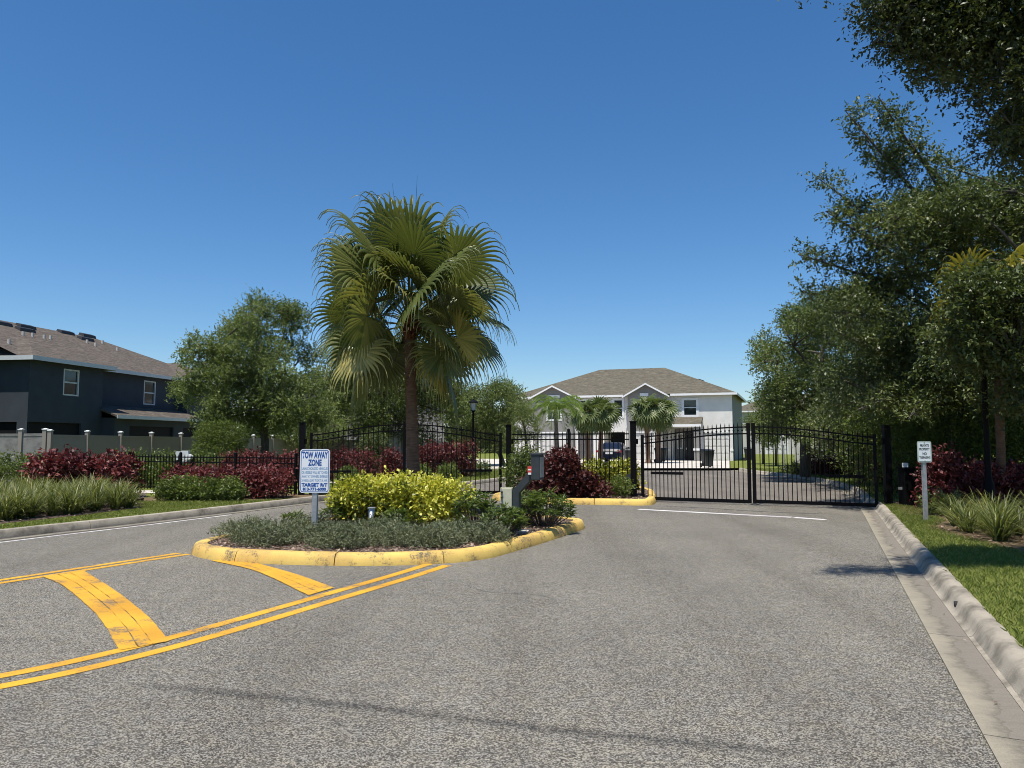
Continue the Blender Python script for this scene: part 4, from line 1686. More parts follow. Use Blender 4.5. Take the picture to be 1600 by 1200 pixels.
# gate operator with its little white plate
op = thing('gate_operator', 'black gate operator cabinet with a small white plate on top', 'gate motor', (9.22, 18.05, 0.13))
mb = MB()
mb.box(9.08, 9.36, 17.9, 18.2, 0.13, 0.98)
mb.build('cabinet', M['black_metal'], op, bevel=0.02)
mb = MB()
mb.box(9.06, 9.38, 17.88, 18.22, 0.98, 1.02)
mb.build('lid', M['black_metal'], op)
mb = MB()
mb.box(9.10, 9.24, 18.0, 18.015, 1.02, 1.12)
mb.build('plate', M['white'], op)
mb = MB()
mb.box(9.0, 9.08, 18.0, 18.05, 0.5, 0.56)
mb.build('bracket', M['galv'], op)
op2 = thing('junction_box', 'small dark junction box with cable on the middle gate post foot', 'electrical box', (3.16, 20.9, 0.13))
mb = MB()
mb.box(3.10, 3.20, 20.86, 20.94, 0.62, 0.74)
mb.build('box', M['dark_box'], op2)
mb = MB()
mb.tube([(3.15, 20.9, 0.62, 0.012), (3.19, 20.88, 0.45, 0.012), (3.16, 20.9, 0.25, 0.012), (3.08, 20.92, 0.13, 0.012)], 6)
mb.build('cable', M['galv'], op2)


# ------------------------------------------------------------------ signs
def text_part(parent, body, x0, x1, z0, z1, y, mat, bold=0.0, name='lettering'):
    cu = bpy.data.curves.new(name, 'FONT')
    cu.body = body
    cu.size = 1.0
    cu.offset = bold
    cu.resolution_u = 3
    o = bpy.data.objects.new(name, cu)
    C.objects.link(o)
    dg = bpy.context.evaluated_depsgraph_get()
    me = bpy.data.meshes.new_from_object(o.evaluated_get(dg))
    bpy.data.objects.remove(o)
    bpy.data.curves.remove(cu)
    co = np.zeros(len(me.vertices) * 3, dtype=np.float32)
    me.vertices.foreach_get('co', co)
    co = co.reshape(-1, 3)
    mn, mx = co.min(0), co.max(0)
    n = np.zeros_like(co)
    n[:, 0] = x0 + (co[:, 0] - mn[0]) / (mx[0] - mn[0]) * (x1 - x0)
    n[:, 2] = z0 + (co[:, 1] - mn[1]) / (mx[1] - mn[1]) * (z1 - z0)
    n[:, 1] = y
    me.vertices.foreach_set('co', n.ravel())
    me.materials.clear()
    me.materials.append(mat)
    me.update()
    t = bpy.data.objects.new(name, me)
    C.objects.link(t)
    t.parent = parent
    return t


def rrect(w, h, r, n=5):
    out = []
    for cx, cz, a0 in ((w - r, h - r, 0), (-w + r, h - r, 90), (-w + r, -h + r, 180), (w - r, -h + r, 270)):
        for k in range(n + 1):
            a = R(a0 + 90 * k / n)
            out.append((cx + r * math.cos(a), cz + r * math.sin(a)))
    return out


def plate(name, poly, y0, y1, zc, mat, parent):
    mb = MB()
    n = len(poly)
    vs = [(p[0], y0, zc + p[1]) for p in poly] + [(p[0], y1, zc + p[1]) for p in poly]
    fs = [tuple(reversed(range(n))) if False else tuple(range(n))] + [tuple(reversed(range(n, 2 * n)))] + [(i, n + i, n + (i + 1) % n, (i + 1) % n) for i in range(n)]
    mb.add(vs, fs)
    return mb.build(name, mat, parent, world=False)


def ring(name, outer_, inner_, y, zc, mat, parent):
    mb = MB()
    n = len(outer_)
    vs = [(p[0], y, zc + p[1]) for p in outer_] + [(p[0], y, zc + p[1]) for p in inner_]
    mb.add(vs, [(i, n + i, n + (i + 1) % n, (i + 1) % n) for i in range(n)])
    return mb.build(name, mat, parent, world=False)


def uchannel(parent, h, mat, w=0.036):
    mb = MB()
    mb.box(-w, w, 0.012, 0.016, -0.1, h)
    mb.box(-w, -w + 0.006, 0.016, 0.045, -0.1, h)
    mb.box(w - 0.006, w, 0.016, 0.045, -0.1, h)
    mb.box(-w - 0.014, -w, 0.041, 0.045, -0.1, h)
    mb.box(w, w + 0.014, 0.041, 0.045, -0.1, h)
    return mb.build('post', mat, parent, world=False)


TX, TY = (493.5 - 800) / FPX * 12.4, 12.4
ts = thing('tow_sign', 'white tow away zone sign with blue lettering on the island', 'sign', (TX, TY, 0.12), rz=R(-3))
uchannel(ts, 1.33, M['galv'], 0.038)
W2, H2, ZC = 0.243, 0.35, 1.02
pn = plate('panel', rrect(W2, H2, 0.05), 0.0, 0.004, ZC, M['sign_white'], ts)
ring('border', rrect(W2 - 0.014, H2 - 0.014, 0.042), rrect(W2 - 0.024, H2 - 0.024, 0.035), -0.0015, ZC, M['sign_blue'], pn)
lw_ = W2 - 0.032


def ln(body, v0, v1, mat, bold=0.0, xs=1.0):
    z1_ = ZC + H2 - v0 * 2 * H2
    z0_ = ZC + H2 - v1 * 2 * H2
    text_part(pn, body, -lw_ * xs, lw_ * xs, z0_, z1_, -0.0015, mat, bold)


ln('TOW AWAY', 0.055, 0.215, M['sign_blue'], 0.045)
ln('ZONE', 0.235, 0.385, M['sign_blue'], 0.045, 0.52)
ln('UNAUTHORIZED VEHICLES', 0.415, 0.475, M['sign_bluel'], 0.02)
ln('OR VESSELS WILL BE TOWED', 0.505, 0.565, M['sign_bluel'], 0.02)
ln('AWAY AT OWNERS EXPENSE', 0.595, 0.655, M['sign_bluel'], 0.02)
ln('24 HRS A DAY 7 DAYS A WK', 0.685, 0.745, M['sign_bluel'], 0.02)
ln('TARGET R/T', 0.775, 0.858, M['sign_blue'], 0.06)
ln('813-771-6000', 0.875, 0.950, M['sign_blue'], 0.05, 0.9)

NX, NY = (1442 - 800) / FPX * 14.5, 14.5
ns = thing('no_trespassing_sign', 'white private property no trespassing sign on the right verge', 'sign', (NX, NY, 0.12), rz=R(6))
uchannel(ns, 1.42, M['galv'], 0.034)
W2, H2, ZC = 0.142, 0.197, 1.30
pn = plate('panel', rrect(W2, H2, 0.03), 0.0, 0.004, ZC, M['sign_green'], ns)
plate('face', rrect(W2 - 0.024, H2 - 0.024, 0.018), -0.003, -0.001, ZC, M['sign_white'], pn)
lw_ = W2 - 0.032
for body, a, b, xs in (('PRIVATE', 0.14, 0.26, 0.8), ('PROPERTY', 0.31, 0.43, 0.95), ('NO', 0.52, 0.66, 0.38), ('TRESPASSING', 0.71, 0.82, 1.0)):
    text_part(pn, body, -lw_ * xs, lw_ * xs, ZC + H2 - b * 2 * H2, ZC + H2 - a * 2 * H2, -0.0045, M['sign_dark'], 0.04)
for dz in (0.17, -0.17):
    mb = MB()
    mb.lathe([(0.009, ZC + dz - 0.004), (0.009, ZC + dz + 0.004)], 8)
    b_ = mb.build('bolt', M['dark_box'], pn, world=False)
    b_.location = (0, -0.005, 0)

fs_ = thing('street_sign', 'small white sign on a pale post beyond the right gate', 'sign', (14.1, 40.0, 0.13))
mb = MB()
mb.tube([(14.1, 40.0, 0.1, 0.035), (14.1, 40.0, 1.9, 0.035)], 8)
mb.build('post', M['galv'], fs_)
mb = MB()
mb.box(13.93, 14.27, 39.94, 39.96, 1.45, 2.02)
pp = mb.build('panel', M['white'], fs_)
mb = MB()
mb.box(14.02, 14.18, 39.932, 39.938, 1.68, 1.86)
mb.build('legend', M['dark_box'], pp)

# ------------------------------------------------------------------ call box on a gooseneck
cb = thing('call_box', 'grey gooseneck call box pedestal with beige electrical box on the island', 'intercom', (0.08, 12.75, 0.13))
ax = Vector((0.93, -0.37, 0))
B0 = Vector((0.08, 12.75, 0.13))


def sqtube(pts, w):
    mb = MB()
    ay = Vector((0.37, 0.93, 0))
    rings = []
    for i, p in enumerate(pts):
        if i == 0:
            d = pts[1] - pts[0]
        elif i == len(pts) - 1:
            d = pts[-1] - pts[-2]
        else:
            d = (pts[i + 1] - pts[i]).normalized() + (pts[i] - pts[i - 1]).normalized()
        d.normalize()
        n = ay.cross(d).normalized()
        k = 1.0
        rings.append([p + ay * w + n * w * k, p - ay * w + n * w * k, p - ay * w - n * w * k, p + ay * w - n * w * k])
    vs = [q for r_ in rings for q in r_]
    fs = []
    for i in range(len(rings) - 1):
        for k in range(4):
            fs.append((i * 4 + k, i * 4 + (k + 1) % 4, (i + 1) * 4 + (k + 1) % 4, (i + 1) * 4 + k))
    fs += [(3, 2, 1, 0), tuple(len(rings) * 4 - 4 + k for k in range(4))]
    mb.add(vs, fs)
    return mb


sqtube([B0, B0 + Vector((0, 0, 0.66)), B0 + ax * 0.27 + Vector((0, 0, 0.95)), B0 + ax * 0.33 + Vector((0, 0, 0.98))], 0.058).build('gooseneck', M['dark_box'], cb, bevel=0.004)
mb = MB()
fcb = mkframe((B0 + ax * 0.36).xy, (ax.x, ax.y))
mb.box(-0.075, 0.075, -0.11, 0.11, 0.99, 1.40, fcb)
hd = mb.build('head', M['dark_box'], cb, bevel=0.008)
mb = MB()
mb.box(-0.09, 0.12, -0.125, 0.125, 1.40, 1.42, fcb)
mb.build('hood', M['dark_box'], hd)
mb = MB()
mb.box(0.075, 0.082, -0.09, 0.09, 1.03, 1.36, fcb)
mb.build('keypad', M['galv'], hd)
mb = MB()
mb.box(-0.13, -0.06, -0.114, -0.110, 1.11, 1.21, fcb)
lb = mb.build('label', M['red'], hd)
for z0_, z1_ in ((1.145, 1.165), (1.075, 1.108)):
    mb = MB()
    mb.box(-0.12, -0.065, -0.1165, -0.1145, z0_, z1_, fcb)
    mb.build('label', M['white'], hd)
mb = MB()
mb.box(-0.13, -0.075, -0.110, -0.02, 1.06, 1.21, fcb)
mb.build('bracket', M['dark_box'], hd)
mb = MB()
fb = mkframe(B0.xy, (0.985, -0.17))
mb.box(-0.245, -0.075, -0.06, 0.09, 0.52, 0.85, fb)
bx = mb.build('electrical_box', M['beige'], cb, bevel=0.01)
mb = MB()
mb.box(-0.262, -0.245, -0.07, 0.10, 0.515, 0.855, fb)
mb.build('cover', M['beige'], bx)
for z in (0.59, 0.70, 0.79):
    mb = MB()
    mb.tube([fb(-0.255, -0.078, z) + (0.016,), fb(-0.225, -0.078, z) + (0.016,)], 8)
    mb.build('latch', M['dark_box'], bx)
mb = MB()
mb.box(-0.19, 0.19, -0.19, 0.19, 0.08, 0.155, fb)
mb.build('pad', M['drive'], cb)
mb = MB()
mb.tube([fb(-0.16, 0.02, 0.52) + (0.02,), fb(-0.16, 0.02, 0.12) + (0.02,)], 8)
mb.build('conduit', M['galv'], cb)

# small spotlight in the bed
sp = thing('spotlight', 'small grey garden spotlight in front of the yellow bush', 'garden light', (-2.35, 12.95, 0.13))
mb = MB()
mb.tube([(-2.35, 12.95, 0.1, 0.012), (-2.35, 12.95, 0.36, 0.012)], 6)
mb.build('stake', M['dark_box'], sp)
mb = MB()
mb.tube([(-2.35, 12.92, 0.33, 0.035), (-2.35, 13.0, 0.44, 0.055), (-2.35, 13.02, 0.50, 0.055)], 10)
mb.build('lamp_head', M['galv'], sp)
mb = MB()
mb.box(-2.41, -2.29, 12.93, 13.07, 0.50, 0.512)
mb.build('hood', M['galv'], sp)


# ------------------------------------------------------------------ street lamps
def lamp(label, x, y, h, z0=0.13):
    t = thing('street_lamp', label, 'street lamp', (x, y, z0), 'black lantern street lamps')
    mb = MB()
    mb.lathe([(0.15, z0), (0.15, z0 + 0.12), (0.11, z0 + 0.2), (0.10, z0 + 0.6), (0.075, z0 + 0.7), (0.062, z0 + 0.8), (0.05, h - 0.75), (0.075, h - 0.72), (0.045, h - 0.66), (0.09, h - 0.56)], 14, (x, y))
    mb.build('pole', M['black_metal'], t, smooth=True)
    mb = MB()
    for k in range(4):
        a = math.pi / 4 + k * math.pi / 2
        mb.tube([(x + 0.11 * math.cos(a), y + 0.11 * math.sin(a), h - 0.56, 0.012), (x + 0.19 * math.cos(a), y + 0.19 * math.sin(a), h - 0.16, 0.012)], 5)
    mb.lathe([(0.12, h - 0.57), (0.13, h - 0.54), (0.10, h - 0.53)], 8, (x, y))
    ln_ = mb.build('lantern', M['black_metal'], t)
    mb = MB()
    mb.lathe([(0.10, h - 0.54), (0.165, h - 0.17)], 4, (x, y))
    mb.build('glass', M['lampglass'], ln_)
    mb = MB()
    mb.lathe([(0.25, h - 0.16), (0.24, h - 0.12), (0.10, h - 0.03), (0.03, h), (0.02, h + 0.05)], 12, (x, y))
    mb.build('lamp_cap', M['black_metal'], ln_)
    return t


lamp('black lantern lamp post right of the palm, beyond the exit gate', (739.5 - 800) / FPX * 37.5, 37.5, 3.68)
tl = lamp('black lamp post at the right, rising into the oak leaves', (1540 - 800) / FPX * 16.0, 16.0, 3.95)

# meter boxes behind the low fence
mt = thing('utility_box', 'pale grey meter box on two dark posts behind the low fence', 'utility box', (-10.75, 25.4, 0.13))
for x in (-10.98, -10.52):
    mb = MB()
    mb.box(x - 0.05, x + 0.05, 25.38, 25.48, 0.13, 1.12)
    mb.build('post', M['black_metal'], mt)
mb = MB()
mb.box(-11.02, -10.86, 25.25, 25.42, 1.02, 1.30)
mb.build('small_box', M['grey_box'], mt)
mb = MB()
mb.box(-10.84, -10.60, 25.22, 25.42, 0.92, 1.32)
mb.build('large_box', M['grey_box'], mt, bevel=0.012)
mb = MB()
mb.tube([(-10.54, 25.12, 1.12, 0.085), (-10.54, 25.3, 1.12, 0.085)], 12)
mb.build('meter', M['white'], mt)


# ------------------------------------------------------------------ wheelie bins
def wheelie(label, x, y, rz, z0=0.14):
    t = thing('wheelie_bin', label, 'bin', (x, y, z0), 'black wheelie bins', rz=rz)
    mb = MB()
    mb.hexa([(-0.22, -0.24, 0.06), (0.22, -0.24, 0.06), (0.22, 0.24, 0.06), (-0.22, 0.24, 0.06), (-0.29, -0.33, 0.95), (0.29, -0.33, 0.95), (0.29, 0.33, 0.95), (-0.29, 0.33, 0.95)])
    mb.build('tub', M['bin'], t, world=False, bevel=0.02)
    mb = MB()
    mb.hexa([(-0.31, -0.37, 0.955), (0.31, -0.37, 0.955), (0.31, 0.37, 0.955), (-0.31, 0.37, 0.955), (-0.27, -0.33, 1.03), (0.27, -0.33, 1.03), (0.27, 0.33, 1.06), (-0.27, 0.33, 1.06)])
    mb.build('lid', M['bin'], t, world=False)
    mb = MB()
    mb.tube([(-0.25, 0.42, 0.93, 0.02), (0.25, 0.42, 0.93, 0.02)], 6)
    mb.build('handle', M['bin'], t, world=False)
    for s in (-1, 1):
        mb = MB()
        mb.tube([(s * 0.26, 0.26, 0.12, 0.12), (s * 0.31, 0.26, 0.12, 0.12)], 12)
        mb.build('wheel', M['rubber'], t, world=False)
    return t


wheelie('black wheelie bin standing alone at the kerb before the right garage', (1104 - 800) / FPX * 45.2, 45.2, 0.2)
wheelie('black wheelie bin behind the middle gate post', (984 - 800) / FPX * 49, 49, -0.3)
wheelie('black wheelie bin against the shaded side wall of the grey house', 18.9, 61.6, 1.2)
wheelie('black wheelie bin beside the twin palms before the porch', (1031 - 800) / FPX * 56.0, 56.0, 0.5)


# ------------------------------------------------------------------ the parked car
def make_car(label, x, y, rz, z0):
    t = thing('parked_car', label, 'car', (x, y, z0), rz=rz)
    # stations along the length (y: 0 rear .. 4.6 front): half width, sill z, belt z, roof half width, roof z
    st = [(0.00, 0.74, 0.42, 0.78, 0.60, 0.80), (0.12, 0.84, 0.30, 0.92, 0.66, 0.97), (0.55, 0.90, 0.22, 0.97, 0.68, 1.05), (0.95, 0.91, 0.20, 0.97, 0.60, 1.30), (1.45, 0.91, 0.20, 0.96, 0.58, 1.44),
          (2.20, 0.91, 0.20, 0.95, 0.59, 1.46), (2.85, 0.91, 0.20, 0.94, 0.60, 1.33), (3.45, 0.90, 0.20, 0.93, 0.70, 0.99), (4.2, 0.86, 0.24, 0.83, 0.66, 0.87), (4.55, 0.76, 0.32, 0.66, 0.58, 0.70), (4.62, 0.68, 0.40, 0.56, 0.52, 0.58)]
    mb = MB()
    vs, k = [], 8
    for (yy, w, zs, zb, rw, zr) in st:
        vs += [(-w * 0.94, yy, zs), (-w, yy, (zs + zb) / 2), (-w * 0.97, yy, zb), (-rw, yy, zr), (rw, yy, zr), (w * 0.97, yy, zb), (w, yy, (zs + zb) / 2), (w * 0.94, yy, zs)]
    fs = []
    for i in range(len(st) - 1):
        for a in range(k):
            b = (a + 1) % k
            fs.append((i * k + b, i * k + a, (i + 1) * k + a, (i + 1) * k + b)[::-1])
    fs.append(tuple(range(k)))
    fs.append(tuple(reversed([(len(st) - 1) * k + a for a in range(k)])))
    mb.add(vs, fs)
    mb.build('body', M['carpaint'], t, world=False, smooth=True).data.set_sharp_from_angle(angle=R(40))
    # glass: rear screen, windscreen, side windows a little proud of the shell
    mb = MB()
    mb.face([(-0.60, 0.575, 1.075), (0.60, 0.575, 1.075), (0.50, 1.36, 1.435), (-0.50, 1.36, 1.435)])
    mb.build('rear_window', M['glass'], t, world=False)
    mb = MB()
    mb.face([(0.62, 3.36, 1.06), (-0.62, 3.36, 1.06), (-0.53, 2.88, 1.345), (0.53, 2.88, 1.345)])
    mb.build('windscreen', M['glass'], t, world=False)
    for s in (-1, 1):
        for y0, y1, y2, y3 in ((1.05, 2.05, 1.95, 1.42), (2.12, 3.15, 2.75, 2.05)):
            p = [(s * 0.895, y0, 0.985), (s * 0.895, y1, 0.985), (s * 0.635, y2, 1.40), (s * 0.635, y3, 1.40)]
            mb = MB()
            mb.face(p if s > 0 else list(reversed(p)))
            mb.build('side_window', M['glass'], t, world=False)
        mb = MB()
        mb.hexa([(s * 0.73 - 0.17, -0.015, 0.72), (s * 0.73 + 0.12, 0.06, 0.72), (s * 0.73 + 0.12, 0.2, 0.72), (s * 0.73 - 0.17, 0.2, 0.72), (s * 0.73 - 0.17, 0.03, 0.88), (s * 0.73 + 0.12, 0.10, 0.88), (s * 0.73 + 0.12, 0.2, 0.88), (s * 0.73 - 0.17, 0.2, 0.88)])
        mb.build('tail_light', M['tail'], t, world=False)
        mb = MB()
        mb.box(s * 0.98 - 0.07, s * 0.98 + 0.07, 2.95, 3.1, 0.98, 1.1)
        mb.build('mirror', M['carpaint'], t, world=False)
        for yy in (0.85, 3.70):
            mb = MB()
            mb.tube([(s * 0.72, yy, 0.32, 0.32), (s * 0.925, yy, 0.32, 0.32)], 18)
            wh = mb.build('wheel', M['rubber'], t, world=False)
            mb = MB()
            mb.tube([(s * 0.90, yy, 0.32, 0.21), (s * 0.935, yy, 0.32, 0.20)], 14)
            mb.build('rim', M['chrome'], wh, world=False)
    mb = MB()
    mb.box(-0.26, 0.26, -0.02, 0.03, 0.60, 0.74)
    mb.build('number_plate', M['white'], t, world=False)
    mb = MB()
    mb.hexa([(-0.8, -0.06, 0.28), (0.8, -0.06, 0.28), (0.86, 0.2, 0.25), (-0.86, 0.2, 0.25), (-0.78, -0.05, 0.52), (0.78, -0.05, 0.52), (0.85, 0.2, 0.52), (-0.85, 0.2, 0.52)])
    mb.build('bumper', M['carpaint'], t, world=False)
    return t


make_car('dark blue sedan parked tail-out in the carport of the grey house', (951 - 800) / FPX * 56, 56, R(-17), 0.14)


# ------------------------------------------------------------------ fan palm
def frond_fan(elev, seed, pet=1.15, R_=1.15, nseg=40, spread=2.45, split=0.60, droop=1.0, bright=0.0, roll=0.0, sag=None):
    """petiole along +x rising at elev, then a pleated fan whose split tips hang. returns V,F,rnd (local)"""
    rd = random.Random(seed)
    V, F, rn = [], [], []
    p = Vector((0, 0, 0))
    e = elev
    pts = [p.copy()]
    steps = 8
    if sag is None:
        sag = 0.22 + 0.55 * max(0.0, math.cos(elev)) ** 2
    for i in range(steps):
        p = p + Vector((math.cos(e), 0, math.sin(e))) * (pet / steps)
        pts.append(p.copy())
        e -= sag / steps
    for i, q in enumerate(pts):
        w = 0.026 - 0.014 * i / steps
        V += [(q.x, -w, q.z), (q.x, 0, q.z - w * 0.8), (q.x, w, q.z), (q.x, 0, q.z + w * 0.4)]
        rn += [0.5] * 4
    for i in range(steps):
        for k in range(4):
            k2 = (k + 1) % 4
            F.append((i * 4 + k, i * 4 + k2, i * 4 + 4 + k2, i * 4 + 4 + k))
    e -= 0.18
    fwd = Vector((math.cos(e), 0, math.sin(e)))
    side = Vector((0, 1, 0))
    nr0 = fwd.cross(side)
    side = (side * math.cos(roll) + nr0 * math.sin(roll)).normalized()
    nrm = fwd.cross(side)
    base_b = rd.uniform(0.12, 0.50) + bright
    st = [0.0, 0.14, 0.30, 0.46, 0.60, 0.71, 0.82, 0.93, 1.05, 1.17, 1.28]
    for s in range(nseg):
        ph = -spread + 2 * spread * (s + 0.5) / nseg
        dph = spread / nseg
        Rl = R_ * (0.70 + 0.30 * math.cos(ph * 0.5)) * rd.uniform(0.90, 1.06)
        cup = 0.10 * abs(math.sin(ph * 0.5))
        d = (fwd * math.cos(ph) + side * math.sin(ph) - nrm * cup).normalized()
        q = pts[-1].copy()
        dd = d.copy()
        n0 = len(V)
        prev = 0.0
        br = min(1, max(0, base_b + rd.uniform(-0.14, 0.14)))
        dr = droop * rd.uniform(0.6, 1.5)
        for j, t in enumerate(st):
            q = q + dd * (t - prev) * Rl
            bend = 0.10 * (t - prev) if t < 0.70 else 15.0 * dr * (t - prev) * max(0.06, t - 0.70) ** 0.9
            dd = (dd + Vector((0, 0, -1)) * bend).normalized()
            prev = t
            if t <= split:
                w = t * Rl * math.tan(dph) * 1.03
            else:
                w = split * Rl * math.tan(dph) * max(0.05, 1 - (t - split) / (1.0 - split)) ** 0.6
            tang = dd.cross(nrm)
            if tang.length < 1e-3:
                tang = side.copy()
            tang.normalize()
            up = tang.cross(dd).normalized()
            ridge = w * 0.6
            V += [tuple(q - tang * w), tuple(q + up * ridge), tuple(q + tang * w)]
            bb = min(1, max(0, br + (0.36 * (1 - t) if bright > 0.1 else 0.08 * (1 - t)) + (0.30 * (t - 0.7) if t > 0.7 else 0)))
            rn += [bb - 0.03, bb + 0.03, bb - 0.03]
        for j in range(len(st) - 1):
            a = n0 + j * 3
            F.append((a, a + 1, a + 4, a + 3))
            F.append((a + 1, a + 2, a + 5, a + 4))
    return np.array(V), np.array(F), np.clip(np.array(rn), 0, 1)


def fan_palm(name, label, base, top, r0, r1, fronds, mat, scale=1.0, group=None, boots=True, droop=1.0, nseg=40, pet=1.15, Rb=1.15, variants=2, lean=0.0):
    t = thing(name, label, 'palm tree', base, group)
    B_, T = Vector(base), Vector(top)
    mb = MB()
    n = 64
    pts = []
    rt_ = random.Random(8)
    for i in range(n + 1):
        k = i / n
        q = B_.lerp(T, k) + Vector((math.sin(k * math.pi) * lean, 0, 0))
        r = r0 + (r1 - r0) * k
        if k < 0.08:
            r *= 1 + (0.08 - k) * 4
        pts.append((q.x, q.y, q.z, r * (1 + (0.045 if i % 2 else -0.03) * rt_.uniform(0.5, 1.4))))
    mb.tube(pts, 14)
    mb.build('trunk', M['palmbark'], t, smooth=True)
    if boots:
        mb = MB()
        rd = random.Random(5)
        for i in range(46):
            k = rd.uniform(0.93, 1.03)
            a = i * 2.4
            q = B_.lerp(T, k)
            d = Vector((math.cos(a), math.sin(a), rd.uniform(0.5, 1.3))).normalized()
            s = q + Vector((d.x, d.y, 0)) * r1 * 0.8
            e = s + d * rd.uniform(0.14, 0.26)
            mb.tube([(s.x, s.y, s.z, 0.05), (e.x, e.y, e.z, 0.028)], 5)
        mb.build('leaf_bases', M['palmboot'], t)
    rel = T - B_
    cache = {}
    for i, (az, el, sc, br) in enumerate(fronds):
        key = i if variants > 9 else (round(el / 15), i % variants, br > 0.1)
        if key not in cache:
            rl = random.Random(i * 13 + 5)
            roll = rl.choice((-1, 1)) * R(rl.uniform(15, 70)) * (1.0 if el > -20 else 0.5)
            V, F, r = frond_fan(R(el), i * 17 + 3, pet * rl.uniform(0.88, 1.1), Rb * rl.uniform(0.92, 1.08), nseg, droop=droop, bright=br, roll=roll)
            cache[key] = np_mesh('frond', V * scale, F, mat, r)
        inst(cache[key], 'frond', t, tuple(rel + Vector((0, 0, (0.12 if el > 20 else -0.08 if el < -10 else 0.03) * scale))), R(az), (sc, sc, sc))
    return t


rd = random.Random(21)
fr_ = []
az = 0.0
for el, n, s0, s1 in ((80, 4, 1.2, 1.34), (65, 6, 1.14, 1.28), (48, 7, 1.03, 1.14), (31, 7, 0.97, 1.08), (13, 7, 0.92, 1.02), (-6, 6, 0.88, 0.98)):
    for i in range(n):
        az += 137.5 if n < 5 else 360 / n * 1.0 + rd.uniform(-14, 14)
        if el < 10 and 225 < az % 360 < 315:
            az += 75
        fr_.append((az % 360, el + rd.uniform(-5, 5), rd.uniform(s0, s1), 0.0 if el > 20 else rd.choice((0.0, 0.14))))
    az += rd.uniform(20, 60)
# the old yellowing fronds that hang towards the viewer
fr_ += [(-32, -32, 0.90, 0.44), (-143, -8, 0.95, 0.38), (-22, 4, 1.0, 0.32), (-95, 42, 0.85, 0.18), (-168, -30, 1.0, 0.22), (-5, -30, 1.0, 0.1), (70, 18, 0.9, 0.0), (112, 6, 0.9, 0.0), (92, 38, 0.95, 0.0), (50, 34, 0.95, 0.0), (135, 28, 0.95, 0.0), (-76, 58, 0.82, 0.0), (-108, 64, 0.85, 0.0), (-60, 34, 0.8, 0.1), (-128, 30, 0.8, 0.0)]
PB_ = (( 649 - 800) / FPX * 16.3, 16.3, 0.12)
PT_ = PD(639.5, 512, 16.4)
fan_palm('fan_palm', 'tall fan palm with drooping fronds rising from the centre island', PB_, (PT_[0], PT_[1], PT_[2]), 0.150, 0.105, fr_, M['fan'], 1.0, nseg=34, pet=1.34, Rb=0.93, droop=1.0, variants=99)
spear_palm = [o for o in C.objects if o.name == 'fan_palm'][0]
for (u, v) in ((613, 286), (652, 274)):
    e = PD(u, v, 16.3)
    mb = MB()
    mb.tube([(PT_[0], PT_[1], PT_[2], 0.014), ((PT_[0] + e[0] * 2) / 3, 16.35, (PT_[2] + 2 * e[2]) / 3, 0.009), e + (0.002,)], 5)
    mb.build('spear_leaf', M['sabal'], spear_palm)
# spear leaves at the top
# ------------------------------------------------------------------ small palms at the grey house
def ring_fronds(seed, spec):
    r_ = random.Random(seed)
    out = []
    a = r_.uniform(0, 360)
    for el, n, s in spec:
        for i in range(n):
            a += 360 / n + r_.uniform(-12, 12)
            out.append((a % 360, el + r_.uniform(-6, 6), s * r_.uniform(0.9, 1.08), 0.0))
        a += 40
    return out


SAB = ((70, 4, 0.8), (45, 6, 0.95), (22, 7, 1.0), (0, 7, 1.0), (-24, 6, 1.0), (-46, 5, 0.9))
for i, (u, vt, Y, lab, tw) in enumerate(((919, 648, 53, 'left sabal palm of the close pair before the grey house', 0), (937, 646, 53.6, 'right sabal palm of the close pair before the grey house', 1),
                                         (1012, 640, 54, 'sabal palm left of the porch, taller of two crossing trunks', 0), (1027, 643, 54.5, 'sabal palm at the porch edge, right of two crossing trunks', 1))):
    b = ((u - 800) / FPX * Y, Y, 0.13)
    tp = PD(u + (3 if tw else -2), vt, Y)
    fan_palm('sabal_palm', lab, b, tp, 0.17, 0.15, ring_fronds(40 + i, SAB), M['sabal'], 1.0, 'sabal palms before the grey house', True, 0.55, 18, 0.72, 0.80, 2)


